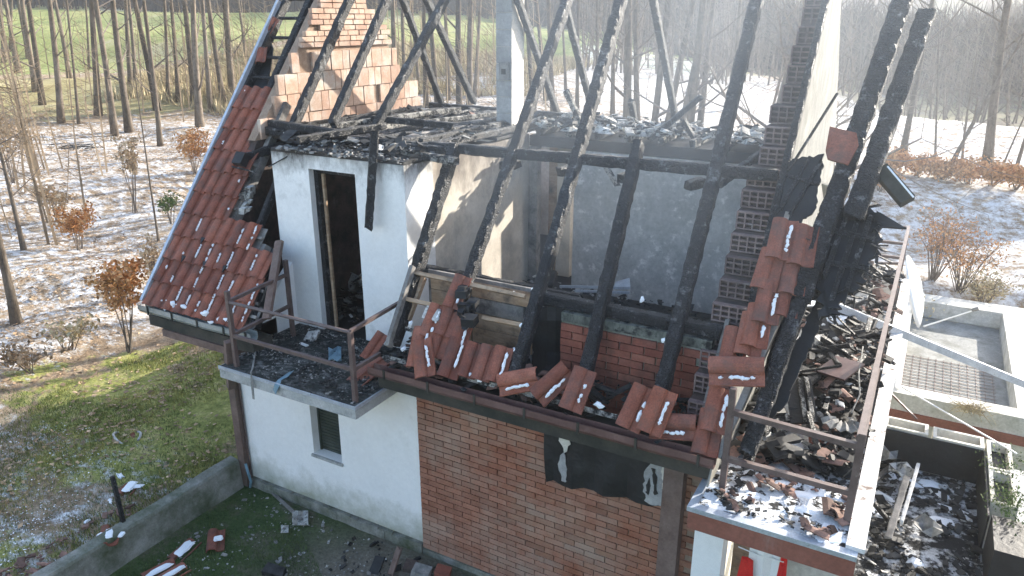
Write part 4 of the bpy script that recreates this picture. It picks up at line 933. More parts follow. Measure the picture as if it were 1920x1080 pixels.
bar((-.85, 7.32, 2.3), (-.85, 7.32, 3.2), tr, .04, 'post'); bar((-.5, 7.25, 2.62), (-.16, 7.3, 2.66), tr, .04)
tpoly = [(-1.25, .2), (-.12, .3), (-.12, 6.6), (-1.2, 6.6)]
Zt = lambda x, y: DECK+.02+.22*max(0, math.sin(min(1, max(0, (y-.6)/3))*math.pi*.6))*(1-abs((x+.7)/.75)*.5)
MB().box((TX0+.06, 1.001, DECK+.001), (-.09, 6.85, DECK+.02)).build('burnt_floor', M_charflat, ter)
scatter('terrace_charcoal', tpoly, Zt, 1500, .03, .15, M_chip, H, .35, seed=30, lift=.16, elong=3)
mb = MB(); rr = random.Random(90)
for i in range(26):
    x, y = rr.uniform(-1.15, -.3), rr.uniform(.4, 5.5); a_ = rr.uniform(0, 3.14); l_ = rr.uniform(.15, .45); c = Vector((x, y, Zt(x, y)+.14)); d_ = Vector((math.cos(a_)*.6, math.sin(a_), rr.uniform(-.3, .3)))*l_
    mb.char(c-d_, c+d_, rr.uniform(.04, .09))
mb.build('charred_scraps', M_char, H, kind='stuff')
scatter('terrace_shards', tpoly, Zt, 300, .02, .08, M_shard, H, .3, seed=31, lift=.14, elong=2, curl=True)
scatter('terrace_ash', tpoly, Zt, 420, .015, .07, M_ash, H, .3, seed=32, lift=.16)
fp = [(-1.3, -.72), (-.1, -.72), (-.1, .6), (-1.3, .6)]
scatter('front_charcoal', fp, Zd, 330, .010, .06, M_chip, H, .35, seed=33, lift=.03)
scatter('front_shards', fp, Zd, 90, .015, .06, M_shard, H, .3, seed=34, lift=.04, curl=True)
# things on the terrace
def slatpanel(c, ux, uy, label, loc):
    o = MB(); o.obox(c, Vector(ux)*.5, Vector(uy)*.5, Vector(ux).cross(Vector(uy)).normalized()*.012); t = one('scorched_panel', o, M_charflat, label, 'panel', loc)
    for k in (-.42, .12, .34):
        q = MB(); n_ = Vector(ux).cross(Vector(uy)).normalized(); q.char(Vector(c)+Vector(ux)*k-Vector(uy)*.48+n_*.03, Vector(c)+Vector(ux)*k+Vector(uy)*.48+n_*.03, .05, .03)
        ob = q.build('panel_batten', M_charash, None, origin=tuple(loc)); ob.parent = t; ob.location = (0, 0, 0)
    return t
c = PZ(1497, 752, 2.75); slatpanel(c, (.30, .10, .05), (-.18, .52, .22), 'black scorched board with pale ashy battens leaning in the terrace rubble', c)
c = PZ(1582, 785, 2.7); q = MB(); g_ = []
for i in range(3): g_.append([c+Vector((math.cos(a)*.08*(i+1), -math.sin(a)*.10*(i+1), .02*(i % 2)+.03*(j % 2))) for j, a in enumerate(np.linspace(.3, 2.6, 12))])
one('pleated_sheet', q.sheet(g_, .006), M_greychip, 'fan shaped crumpled grey metal sheet on the terrace rubble', 'metal sheet', c)
c = PZ(1555, 832, 2.53); one('flat_clay_plate', MB().obox(c, (.19, .03, .01), (-.03, .13, .03), (0, -.01, .02)), M_redbrick, 'large flat red clay plate lying behind the front railing of the terrace', 'clay plate', c)
c = PZ(1575, 690, 2.85); one('brown_board', MB().obox(c, (.16, -.09, .02), (.08, .2, .03), (0, -.01, .015)), M_gutter, 'dark brown sheet lying on top of the tile shards on the terrace', 'sheet', c)
one('thin_charred_pole', MB().char(PZ(1478, 700, 2.75), PZ(1575, 686, 2.95), .03), M_char, 'thin charred pole lying across the terrace rubble', 'pole', PZ(1500, 700, 2.5))
one('bent_cable', MB().tube([PZ(1618, 650, 2.9), PZ(1610, 700, 2.9), PZ(1612, 740, 2.8), PZ(1596, 775, 2.7)], [.008]*4), M_greychip, 'thin grey cable curling over the terrace rubble beside the railing', 'cable', PZ(1600, 700, 2.5))
one('long_metal_channel', MB().beam(PZ(1548, 566, 3.05), PY(1935, 726, 6.2), .16, .10), M_flash, 'long pale metal channel running from the terrace over to the neighbouring roof', 'metal channel', PZ(1548, 566, 2.9))
# white fallen things by the terrace back
for i, (px, py, s) in enumerate(((1540, 575, .16), (1600, 560, .18), (1565, 600, .14), (1520, 640, .15), (1530, 610, .12))):
    c = PZ(px, py, 2.8); g_ = [[c+Vector((s*(a-1), s*(b_-1)*1.3, .05*math.sin(a*2+b_*3+i)+.05)) for a in range(3)] for b_ in range(3)]
    one('pale_shard', MB().sheet(g_, .015), (M_snow, M_ash)[i % 2], ('white snowy shard at the foot of the charred sheet on the terrace', 'large pale shard behind the metal channel on the terrace', 'pale shard under the upper end of the metal channel', 'cream shard low on the terrace beside the verge', 'small pale plate just below the metal channel')[i], 'shard', c, 'pale shards on the terrace')
# the two big charred rafters over the terrace and the sheets hanging from them
MB().char(PR(1402, 850, .0), PR(1503, 556, .02), .16, .12, up=NR).build('terrace_rafter', M_char, H)
a = PR(1500, 565, .02); b = PR(1697, -15, .02); b = b+(b-a)*.12; MB().char(a, b, .21, .16, up=NR).build('terrace_rafter', M_char, H)
MB().char(PR(1600, 410, .05), PR(1738, 22, .05), .21, .16, up=NR, taper=.85).build('broken_terrace_rafter', M_char, H)
MB().char(PR(1520, 560, -.15), PR(1606, 385, -.05), .2, .16, up=NR).build('terrace_rafter', M_char, H)
rr = random.Random(77)
pl = lambda px, py: PR(px, py, .0)
q = MB(); q.prism(ragged([(1542, 402), (1600, 385), (1655, 402), (1652, 440), (1640, 480), (1622, 515), (1598, 545), (1585, 565), (1560, 600), (1540, 590), (1530, 500)], pl, 4, 8), NR*-.05); q.build('charred_roof_sheet', M_charflat, H)
q = MB(); rr = random.Random(19)
for i in range(70):
    px, py = rr.choice(((1652, 420), (1645, 460), (1630, 500), (1600, 545), (1545, 405), (1535, 450), (1530, 500), (1570, 590), (1620, 392)))
    p = PR(px+rr.uniform(-14, 4), py+rr.uniform(-18, 18), rr.uniform(-.05, .05)); e = p+Vector((rr.uniform(-.16, .2), rr.uniform(-.1, .1), rr.uniform(-.12, .06))); q.beam(p, e, rr.uniform(.012, .035), .012)
q.build('charred_splinters', M_char, H, kind='stuff')
for (a_, b_) in (((1612, 400), (1560, 560)), ((1632, 408), (1588, 540)), ((1590, 398), (1545, 520)), ((1568, 404), (1540, 470)), ((1556, 430), (1640, 450)), ((1545, 490), (1622, 505))): MB().char(PR(*a_, .03), PR(*b_, .03), .05, .035, up=NR).build('charred_batten', M_char, H)
for (a_, b_) in (((1540, 300), (1480, 405)), ((1515, 300), (1462, 395)), ((1478, 330), (1535, 345))): MB().char(PR(*a_, .04), PR(*b_, .04), .04, .03, up=NR).build('charred_batten', M_char, H)
q = MB(); q.prism(ragged([(1470, 300), (1545, 290), (1530, 390), (1500, 420), (1452, 410)], lambda px, py: PR(px, py, .03), 5, 3), NR*-.03); q.build('burnt_underlay', M_charflat, H)
q = MB(); q.prism(ragged([(1530, 560), (1560, 560), (1470, 760), (1432, 800), (1425, 790)], lambda px, py: PR(px, py, -.16), 6, 3), NR*-.04); q.build('burnt_soffit', M_charflat, H)
q = MB(); q.prism(ragged([(1500, 470), (1530, 465), (1523, 530), (1500, 545), (1495, 520)], lambda px, py: PR(px, py, -.25), 7, 3), NR*-.03); q.build('white_foil_scrap', M_snow, H)
q = MB(); q.prism([PR(*t, .08) for t in ((1556, 240), (1606, 252), (1610, 275), (1590, 312), (1552, 300), (1548, 285))], NR*.03); q.build('roof_tile', M_tile, H)
q = MB(); q.beam(PR(1650, 318, -.02), PR(1702, 378, -.02), .14, .10, up=NR).build('purlin_stub', M_soffit, H)
MB().beam(PR(1664, 312, .055), PR(1713, 370, .055), .014, .012, up=NR).build('snow_on_stub', M_snow, H)
MB().beam(PY(1630, 350, 1.3), PY(1600, 500, 2.6), .06, .06).build('hanging_lath', M_char, H)
MB().beam(PY(1548, 345, 1.5), PY(1560, 440, 1.6), .10, .03).build('hanging_board', M_sidew, H)
MB().beam(PR(1478, 320, .1), PR(1570, 175, .1), .02, .02).build('thin_rod', M_char, H)
q = MB(); q.prism([PR(*t, .0) for t in ((1598, 400), (1650, 398), (1700, 428), (1640, 424))], NR*-.03); q.build('charred_flap', M_charflat, H)
# below the terrace: wall, curtain, washing
MB().box((-1.12, .6, 0), (.0, .75, 2.25)).build('under_terrace_wall', M_sidew, H)
MB().box((-1.10, .1, .9), (-.92, .14, 2.25)).build('timber_board', M_wood, H)
wl = one('washing_line', MB().tube([PY(1384, 1025, -.2), PY(1420, 1040, -.2), PY(1470, 1054, -.2)], [.006]*3), M_pwhite, 'white cord strung under the right terrace beside the white pier', 'cord', PY(1384, 1060, -.2))
for px, py, w_, lb in ((1402, 1046, .055, 'narrow red cloth hanging from the cord under the terrace, left one'), (1471, 1045, .03, 'thin strip of red cloth hanging from the cord under the terrace, right one')):
    p = PY(px, py, -.2); g_ = [[p+Vector(((j-1)*w_*(1+.2*i), .015*math.sin(j*2+i), -.12*i)) for j in range(3)] for i in range(5)]
    one('red_cloth', MB().sheet(g_, .006), M_red, lb, 'cloth', p, 'red cloths under the terrace')
p = PY(1432, 1050, -.18); g_ = [[p+Vector(((j-2)*.07, .02*math.sin(j*2.4), .12-.13*i)) for j in range(5)] for i in range(6)]
one('pale_curtain', MB().sheet(g_, .006), M_pwhite, 'pale sheet hanging between the two red cloths under the terrace', 'curtain', p)

# ------------------------------------------------------------------ lower burnt terrace on the right, with planters
AN = empty('lower_terrace', (.7, 3, 0), 'lower burnt terrace with pale rimmed planter troughs and ash covered floor at the right', 'terrace')
MB().box((.012, -1.5, -2.2), (1.9, 4.9, .59)).build('terrace_base', M_conc, AN)
MB().box((.02, -1.5, .591), (1.28, 4.19, .6)).build('ashy_floor', M_burntfloor, AN)
def trough(xa, ya, xb, yb, name):
    t = .045; z0, z1 = .6, 1.15; q = MB()
    q.box((xa, ya, z0), (xb, ya+t, z1)); q.box((xa, yb-t, z0), (xb, yb, z1)); q.box((xa, ya+t, z0), (xa+t, yb-t, z1)); q.box((xb-t, ya+t, z0), (xb, yb-t, z1))
    return q.build(name, M_sidew, AN)
t1 = trough(.05, 4.24, .60, 4.56, 'planter'); t2 = trough(.66, 4.22, 1.27, 4.54, 'planter'); t3 = trough(1.30, 3.72, 1.58, 4.5, 'planter'); t4 = trough(1.30, 2.9, 1.58, 3.69, 'planter')
for t, (xa, ya, xb, yb) in ((t1, (.1, 4.29, .55, 4.51)), (t2, (.71, 4.27, 1.22, 4.49)), (t3, (1.35, 3.77, 1.53, 4.45)), (t4, (1.35, 2.95, 1.53, 3.64))): MB().box((xa, ya, .61), (xb, yb, 1.02)).build('soil', M_charflat, t)
MB().box((.02, 4.20, .601), (1.28, 4.215, 1.12)).build('dark_lining', M_charflat, AN); MB().box((1.265, 2.6, .601), (1.285, 4.19, 1.12)).build('dark_lining', M_charflat, AN)  # black sheets over the planters' inner faces
MB().box((1.30, 1.9, .601), (1.62, 2.6, 1.15)).build('dark_chest', M_charflat, AN)
fl = [(.02, -1.4), (1.85, -1.4), (1.85, 2.0), (1.26, 2.6), (1.26, 4.19), (.02, 4.19)]
scatter('floor_charcoal', fl, lambda x, y: .6, 1500, .015, .10, M_chip, AN, .4, seed=40, lift=.04, elong=2.5)
scatter('floor_ash', fl, lambda x, y: .6, 500, .01, .07, M_ash, AN, .25, seed=41, lift=.03)
mb = MB(); rr = random.Random(44)
for i in range(60):
    x = rr.uniform(.05, 1.8); y = rr.uniform(-1.0, 4.1)
    if not inpoly(x, y, fl) or noise.noise((x*2, y*2, 7)) < -.05: continue
    lumps(mb, [(Vector((x, y, .6)), (0, 0, 1), Vector((rr.uniform(.05, .2), rr.uniform(-.12, .12), 0)))], rr.uniform(.05, .15), .03, i, 12)
mb.build('floor_snow', M_snow, AN, kind='stuff')
for t, (px, py), n_ in ((t3, (1880, 880), 260), (t4, (1890, 950), 600)):
    q = MB(); c = PZ(px, py, 1.15)
    for i in range(n_):
        p = c+Vector((rr.gauss(0, .12), rr.gauss(0, .22), abs(rr.gauss(0, .08)))); a = rr.uniform(0, 6.28); s = rr.uniform(.015, .035)
        q.add([p, p+Vector((math.cos(a)*s, math.sin(a)*s, s*.5)), p+Vector((math.cos(a+1)*s, math.sin(a+1)*s, s))], [(0, 1, 2)])
    q.build('plant', M_green, t, kind='stuff')
for i, (pa, pb, z0, w_, lb) in enumerate((((1700, 895), (1665, 1010), 1.0, .09, 'pale board standing on end in the burnt lower terrace'), ((1722, 870), (1690, 980), 1.0, .05, 'narrow pale lath next to the standing board on the lower terrace'),
                                      ((1655, 722), (1718, 785), 1.6, .03, 'short brown lath leaning from the terrace edge towards the planters'), ((1690, 725), (1905, 850), 1.5, .022, 'long thin rod slanting over the planters'),
                                      ((1640, 945), (1690, 1005), .8, .06, 'charred lath lying on the lower terrace floor by the house'), ((1640, 900), (1690, 860), .9, .07, 'charred beam end poking out from under the house terrace'))):
    one(('standing_board', 'pale_lath', 'brown_lath', 'thin_rod', 'charred_lath', 'charred_beam_end')[i], MB().char(PZ(*pa, z0), PZ(*pb, z0-.25), w_, .03 if i < 2 else w_), (M_greywood, M_coping, M_gutter, M_pwhite, M_char, M_char)[i], lb, 'board' if i < 2 else 'lath', PZ(*pb, .6))
for i, (px, py, lb) in enumerate(((1690, 880, 'crumpled pale sheet metal by the standing board'), (1740, 985, 'bent grey metal plate on the floor of the lower terrace'), (1660, 850, 'curved sheet of grey metal under the terrace edge'))):
    c = PZ(px, py, .85); one('crumpled_metal', MB().sheet([[c+Vector((.1*(a-1.5), .1*(b_-1.5), .07*math.sin(a*2.2+b_*1.4+i))) for a in range(4)] for b_ in range(4)], .008), M_ash if i == 0 else M_greychip, lb, 'sheet metal', c, 'crumpled sheet metal on the lower terrace')
# ------------------------------------------------------------------ neighbour's roof terrace with satellite dish
NB = empty('neighbour_building', (1.2, 10, -1), 'pale flat roofed neighbouring building with white parapet beside the burnt house', 'building')
nz_ = .3; nx0, nx1, ny0, ny1 = -.04, 2.35, 7.3, 13.3
MB().box((nx0, ny0+.02, -2.5), (nx1+.3, ny1, nz_-.4)).build('wall', M_sidew, NB)
MB().box((nx0+.26, ny0+.36, nz_-.399), (nx1-.36, ny1-.61, nz_-.39)).build('roof_floor', M_roofd, NB)
mb = MB(); mb.box((nx0, ny0, nz_-.38), (nx1+.3, ny0+.35, nz_)); mb.box((nx0, ny1-.6, nz_-.38), (nx1+.3, ny1, nz_)); mb.box((nx1-.35, ny0+.351, nz_-.38), (nx1+.3, ny1-.601, nz_)); mb.box((nx0, ny0+.351, nz_-.38), (nx0+.25, ny1-.601, nz_)); mb.build('parapet', M_parapet, NB)
MB().box((nx0-.02, ny0-.03, nz_-.5), (nx1+.32, ny0-.002, nz_-.33)).build('red_band', M_fascia, NB)
q = MB()
for i in range(12): q.box((.22+i*.14, ny0+.4, nz_-.388), (.234+i*.14, ny0+2.9, nz_-.380))
for i in range(16): q.box((.2, ny0+.45+i*.155, nz_-.379), (1.8, ny0+.468+i*.155, nz_-.372))
q.build('wire_mesh', M_rail, NB)
DS = empty('satellite_dish', PZ(1722, 618, -.08), 'white satellite dish seen edge on with a long feed arm on the neighbouring roof', 'satellite dish')
top, bot = PY(1709, 478, 10.2), PY(1732, 612, 10.0); mid = (top+bot)/2; rad = (top-bot).length/2; up_ = (top-bot).normalized()
ax_ = ray(1722, 545).normalized().cross(up_)*-1+ray(1722, 545).normalized()*.10; ax_ = (ax_-up_*ax_.dot(up_)).normalized(); sd_ = up_.cross(ax_)
g_ = []
for i in range(1, 8):
    r_ = rad*i/7; g_.append([mid+(up_*math.cos(t)+sd_*math.sin(t))*r_+ax_*(.22*(i/7)**2*rad-.1*rad) for t in np.linspace(0, 2*math.pi, 29)])
MB().sheet(g_, .02).build('reflector', M_pwhite, DS, smooth=True)
lnb = PY(1826, 582, 9.7)
MB().tube([bot, lnb], [.018, .014]).build('feed_arm', M_pwhite, DS); MB().tube([lnb+Vector((.07, 0, .05)), lnb+Vector((-.04, 0, .0))], [.04, .03], 10).build('feed_horn', M_greychip, DS)
MB().box(tuple(mid+Vector((-.42, -.1, -.75))), tuple(mid+Vector((-.2, .15, -.1)))).build('mount', M_sidew, DS)
c = PZ(1822, 768, .3); q = MB(); rr = random.Random(3)
for i in range(90):
    a = rr.uniform(0, 6.28); l_ = rr.uniform(.1, .5); q.tube([c+Vector((rr.gauss(0, .08), rr.gauss(0, .08), 0)), c+Vector((math.cos(a)*l_*.6, math.sin(a)*l_*.5, rr.uniform(-.05, .12))), c+Vector((math.cos(a)*l_, math.sin(a)*l_*.8, rr.uniform(-.12, .15)))], [.008, .006, .003], 3)
one('dry_climber', q, M_straw, 'bleached dry plant sprawling over the edge of the neighbouring parapet', 'plant', c)

# ------------------------------------------------------------------ retaining wall, post and yard debris
q = MB(); n = 40; rr = random.Random(15); k0 = None
for i in range(n+1):
    y = -.12-i*.13; e = .02*noise.noise((y*1.3, 0, 3)); h_ = .46+.03*noise.noise((y*1.1, 5, 1)); x = -8.10
    ring = [(x+e, y, -.05), (x-.015+e, y, .2), (x-.03+e, y, h_-.03), (x-.05+e, y, h_), (x-.12, y, h_+.012), (x-.20, y, h_+.02), (x-.215, y, -.05)]
    b0 = len(q.v); q.v += ring
    if i:
        for k in range(6): q.f.append((b0-7+k, b0-7+k+1, b0+k+1, b0+k))
q.f.append(tuple(range(6, -1, -1))); q.f.append(tuple(range(len(q.v)-7, len(q.v))))
q.build('retaining_wall', M_plinth, None, label='mossy low concrete retaining wall running from the downpipe to the lower left', cat='wall', origin=(-8.15, -2, 0))
p0 = PZ(233, 985, .42); one('fence_post', MB().beam(p0-Vector((0, 0, .1)), p0+Vector((-.04, 0, .72)), .045, .045), M_char, 'thin dark fence post standing on the edge of the retaining wall', 'post', p0)
lbs = ['snow capped clay tile lying in the grass in front of the retaining wall', 'orange clay tile turned over on the dark grass right of the snowy one', 'snow filled clay tile at the bottom edge beside the low wall', 'second snow filled tile at the bottom edge, close beside the first',
       'snow covered clay tile lying behind the fence post on the slope', 'red clay tile sticking from the slope above the retaining wall', 'snowy tile lying on the slope close to the base of the fence post']
for i, (px, py, z_, a, tx, ty) in enumerate(((346, 1030, .03, .2, 0, math.pi), (405, 1015, .03, .8, .1, 0), (300, 1068, .04, -.2, 0, math.pi), (322, 1076, .04, -.15, 0, math.pi), (243, 912, .44, .5, .1, math.pi), (262, 828, .46, 1.2, .15, 0), (205, 1000, .44, .9, 0, math.pi))):
    p = PZ(px, py, z_); free_tile(p, a, tx, lbs[i], 'fallen tiles on the ground', i, 1.0, ty)
mb = MB()
def snowslab(mb, c, ang, hx, hy, th=.02):
    ring = []
    for i in range(20):
        t = 2*math.pi*i/20; ct, st_ = math.cos(t), math.sin(t); k = 1+rr.uniform(-.12, .12)
        u_, v_ = hx*k*math.copysign(abs(ct)**.45, ct), hy*k*math.copysign(abs(st_)**.45, st_); ring.append(c+Vector((u_*math.cos(ang)-v_*math.sin(ang), u_*math.sin(ang)+v_*math.cos(ang), 0)))
    mb.add(ring+[c.lerp(q, .8)+Vector((0, 0, th*rr.uniform(.7, 1.2))) for q in ring], [(i, (i+1) % 20, (i+1) % 20+20, i+20) for i in range(20)]+[tuple(range(20, 40))])
for (px, py, z_, a_, hx_, hy_) in ((346, 1028, .045, .2, .07, .15), (300, 1068, .055, -.2, .045, .16), (324, 1074, .055, -.15, .04, .16), (243, 912, .47, .5, .07, .12), (205, 1000, .46, .9, .05, .10), (409, 1010, .075, .8, .06, .05), (190, 1004, .45, .2, .05, .04), (228, 1003, .45, .4, .03, .05)):
    snowslab(mb, PZ(px, py, z_), a_, hx_, hy_)
for i in range(16):
    px = rr.uniform(150, 430); py = rr.uniform(860, 1080)
    c = PZ(px, py, .45)
    if c.x > -8.45: continue
    c.z = terr(c.x, c.y)+.0; lumps(mb, [(c, (0, 0, 1), Vector((rr.uniform(.02, .10), rr.uniform(-.04, .05), 0)))], rr.uniform(.02, .06), .02, i, 9)
mb.build('snow_patches', M_snow, None, kind='stuff', label='small patches of unmelted snow on the tiles and the shaded slope', cat='snow')
q = MB(); c = PZ(240, 822, .5); ring = [c+Vector((.24*math.cos(t), .16*math.sin(t), .03+.05*math.sin(t*2))) for t in np.linspace(0, 5.6, 14)]
one('broken_basin', MB().tube(ring, [.018]*14, 5), M_ash, 'curved pale rim of a broken basin lying on the shaded grass', 'broken basin', c)
scatter('brick_rubble', [(-8.05, -2.4), (-8.05, -3.6), (-7.3, -3.4), (-7.35, -2.3)], lambda x, y: 0.0, 160, .02, .1, M_shard, None, .4, seed=50, lift=.03, label='heap of broken red tile pieces at the foot of the retaining wall', cat='rubble', curl=True)
scatter('brick_rubble', [(-8.3, -1.6), (-8.3, -3.2), (-8.75, -3.2), (-8.65, -1.6)], lambda x, y: .42, 110, .02, .09, M_shard, None, .4, seed=51, lift=.03, label='broken red tile pieces lying along the top of the retaining wall', cat='rubble')
scatter('plaster_crumbs', [(-8.0, -.15), (-4.0, -.12), (-4.2, -1.0), (-7.8, -2.2)], lambda x, y: 0.0, 420, .008, .035, M_ash, None, .4, seed=52, lift=.0, label='tiny pale plaster crumbs strewn over the yard below the white wall', cat='rubble')
scatter('yard_rubble', [(-5.9, -.1), (-4.3, -.1), (-4.4, -.9), (-5.9, -1.2)], lambda x, y: 0.0, 60, .02, .09, M_chip, None, .4, seed=53, lift=.04, label='charred rubble in the yard at the foot of the brick wall', cat='rubble')
scatter('yard_stones', [(-8.0, -.15), (-4.0, -.12), (-4.2, -1.2), (-7.8, -3.2)], lambda x, y: 0.0, 300, .01, .06, M_greychip, None, .5, seed=54, lift=.0, label='grey stones scattered over the yard', cat='stones')
g_ = [[PZ(548+i*10, 958+j*9, .04+.04*math.sin(i*2+j)) for i in range(4)] for j in range(4)]
one('pale_foil', MB().sheet(g_, .008), M_ash, 'crumpled pale foil lying in the yard in front of the white wall', 'foil', g_[0][0])
g_ = [[PZ(527+i*7, 985+j*7, .03+.03*math.sin(i*2+j*2)) for i in range(3)] for j in range(3)]
one('pale_foil', MB().sheet(g_, .008), M_ash, 'smaller pale scrap lying just left of the crumpled foil', 'foil', g_[0][0])
one('charred_plank', MB().char(PZ(732, 1078, .02), PZ(749, 1028, .30), .09, .04), M_post, 'short dark plank leaning up near the foot of the brick wall', 'plank', PZ(735, 1070, 0))
one('dark_board', MB().obox(PZ(706, 1062, .06), (.06, .02, 0), (0, .09, .09), (0, -.01, .01)), M_charflat, 'small dark board lying left of the leaning plank', 'board', PZ(706, 1062, 0))
for i, (px, py, lb) in enumerate(((770, 1062, 'broken reddish stone lump by the foot of the brick wall'), (830, 1074, 'flat red brick piece on the ground below the brick wall'), (790, 1072, 'grey stone lump between the plank and the brick wall'), (515, 1072, 'dark lump of rubble at the bottom edge of the yard'))):
    c = PZ(px, py, .04); v_ = MB(); v_.obox(c, (.08+.02*i, .02, 0), (-.02, .07, .01), (0, 0, .045)); v_.v = [(a+rr.uniform(-.015, .015), b_+rr.uniform(-.015, .015), c_+rr.uniform(-.012, .012)) for a, b_, c_ in v_.v]
    one('rubble_lump', v_, (M_sootshade, M_redbrick, M_greychip, M_chip)[i], lb, 'rubble', c, 'rubble lumps in the yard')
one('leaning_lath', MB().beam(PZ(512, 925, .02), PZ(566, 975, .04), .04, .03), M_greywood, 'thin grey lath lying along the foot of the white wall', 'lath', PZ(512, 925, 0))

# ------------------------------------------------------------------ trees
def grow(q, p, d, L, r, lev, rr, up=.15, maxlev=2):
    n_ = 4; pts = [p]; rs = [r]; cur = p; dd = Vector(d)
    for i in range(n_):
        dd = (dd+Vector((rr.uniform(-.22, .22), rr.uniform(-.22, .22), rr.uniform(-.1, .2)+up*.4))).normalized(); cur = cur+dd*L/n_; pts.append(cur); rs.append(r*(1-.8*(i+1)/n_))
        if lev < maxlev and i:
            for _ in range(2 if lev == 0 else 1+(rr.random() < .5)):
                side = dd.cross(Vector((rr.uniform(-1, 1), rr.uniform(-1, 1), rr.uniform(-1, 1)))).normalized()
                grow(q, cur, (dd*.6+side*.8).normalized(), L*rr.uniform(.4, .65), rs[-1]*.6, lev+1, rr, up, maxlev)
    q.tube(pts, rs, 4 if lev == 0 else 3, cap=False)
def tree(base, topdir, H_, r0, label, seed, lowbr=.35, nbr=14, group='bare trees in the wood', brl=.28, name='bare_tree', bend=.02, maxlev=2, fork=None, fill=True):
    rr = random.Random(seed); base = Vector(base); t = empty(name, base, label, 'tree', group)
    n_ = 12; pts = []; rs = []; ph = rr.uniform(0, 6); d = Vector(topdir).normalized(); side = d.cross(Vector((math.sin(ph), math.cos(ph), 0))).normalized()
    for i in range(n_+1):
        k = i/n_; pts.append(base-d*.25*(1-k)*(i == 0)+d*H_*k+side*(math.sin(k*4.2+ph)-math.sin(ph))*bend*H_*.5); rs.append(r0*((1.5 if i == 0 else 1.08 if i == 1 else 1)*(1-.72*k)))
    MB().tube(pts, rs, 8).build('trunk', M_bark, t, smooth=True)
    q = MB()
    for i in range(nbr):
        k = lowbr+(1-lowbr)*(i+rr.random())/nbr; idx = min(n_-1, int(k*n_)); f_ = k*n_-idx; p = pts[idx].lerp(pts[idx+1], f_)
        a = rr.uniform(0, 6.28); L = H_*brl*(1.15-k)*rr.uniform(.7, 1.3)
        grow(q, p, Vector((math.cos(a), math.sin(a), rr.uniform(.25, .8))).normalized(), L, rs[idx]*rr.uniform(.25, .45), 0, rr, maxlev=maxlev)
    q.build('crown', M_twig, t); return t
def tree_px(pb, pt, w_, label, seed, dist=None, Htot=14, **kw):
    base = on_ground(*pb) if dist is None else CAM+ray(*pb)*dist
    if dist is not None: base.z = min(base.z, terr(base.x, base.y)+.0)
    dep = (base-CAM).dot(_f); r0 = w_*.86*dep/FPX/2
    tp = hit(*pt, base, Vector((_f.x, _f.y, 0))); d = (tp-base).normalized()
    return tree(base, d, Htot, r0, label, seed, **kw)
LT = [((33, 137), (10, 0), 10), ((55, 113), (40, 0), 9), ((68, 172), (50, 0), 12), ((80, 197), (65, 0), 12), ((115, 232), (95, 0), 13), ((131, 147), (107, 0), 9), ((148, 233), (125, 0), 6), ((167, 130), (166, 0), 5),
      ((185, 217), (185, 0), 14), ((216, 257), (192, 0), 13), ((243, 250), (220, 0), 15), ((246, 173), (238, 0), 10), ((255, 160), (245, 0), 8), ((295, 208), (265, 0), 12), ((301, 276), (283, 0), 10), ((315, 190), (313, 0), 8),
      ((335, 193), (322, 0), 9), ((365, 197), (358, 0), 12), ((375, 238), (368, 0), 15), ((395, 210), (380, 0), 10), ((420, 196), (397, 0), 11), ((433, 173), (422, 0), 8), ((437, 187), (434, 0), 12), ((462, 110), (453, 0), 6),
      ((8, 120), (0, 0), 9), ((20, 100), (22, 0), 7)]
ords = ['first', 'second', 'third', 'fourth', 'fifth', 'sixth', 'seventh', 'eighth', 'ninth', 'tenth', 'eleventh', 'twelfth', 'thirteenth', 'fourteenth', 'fifteenth', 'sixteenth', 'seventeenth', 'eighteenth', 'nineteenth', 'twentieth', 'twenty-first', 'twenty-second', 'twenty-third', 'twenty-fourth', 'twenty-fifth', 'twenty-sixth']
LT.sort(key=lambda t: t[0][0])
for i, (b_, t_, w_) in enumerate(LT):
    kind = 'slim' if w_ < 9 else ('thick' if w_ > 12 else 'tall'); lean = 'leaning left' if b_[0]-t_[0] > 16 else ('slightly leaning' if b_[0]-t_[0] > 6 else 'upright')
    tree_px(b_, t_, w_, f'{kind} {lean} bare trunk, {ords[i]} from the left in the wood behind the house', 100+i, Htot=13+i % 4, lowbr=.1, nbr=8, bend=.03, brl=.13)
# middle trunks seen through the rafters
MT = [(745, 740, 12, 28), (762, 756, 8, 32), (788, 772, 7, 36), (800, 796, 9, 30), (822, 818, 11, 27), (842, 845, 8, 33), (862, 868, 14, 26), (880, 893, 13, 27), (890, 905, 8, 34),
      (1003, 992, 10, 28), (1024, 1015, 9, 33), (1038, 1034, 10, 30), (1060, 1062, 6, 36), (1082, 1085, 8, 31), (1120, 1128, 7, 34), (1150, 1160, 10, 27), (1178, 1190, 20, 24), (1195, 1205, 13, 28), (1222, 1262, 16, 23), (1248, 1300, 14, 25), (1262, 1330, 16, 22), (1290, 1322, 20, 21), (1312, 1340, 15, 24), (1370, 1395, 9, 33)]
for i, (xb, xt, w_, d_) in enumerate(MT):
    p = CAM+ray(xb, 215)*d_; p.z = terr(p.x, p.y); dep = (p-CAM).dot(_f); tp = hit(xt, 0, p, Vector((_f.x, _f.y, 0)))
    side = 'between the chimney and the brick gable' if xb < 930 else 'right of the chimney behind the attic floor'
    k = i if xb < 930 else i-9
    tree(p, (tp-Vector(p)).normalized(), 11+i % 4, w_*.9*dep/FPX/2, f'bare trunk {side}, {ords[k]} counted from the left', 200+i, lowbr=.12 if xb > 1150 else .25, nbr=9 if xb < 1150 else 13, group='bare trees behind the roof', brl=.16 if xb < 1150 else .26, bend=.03)
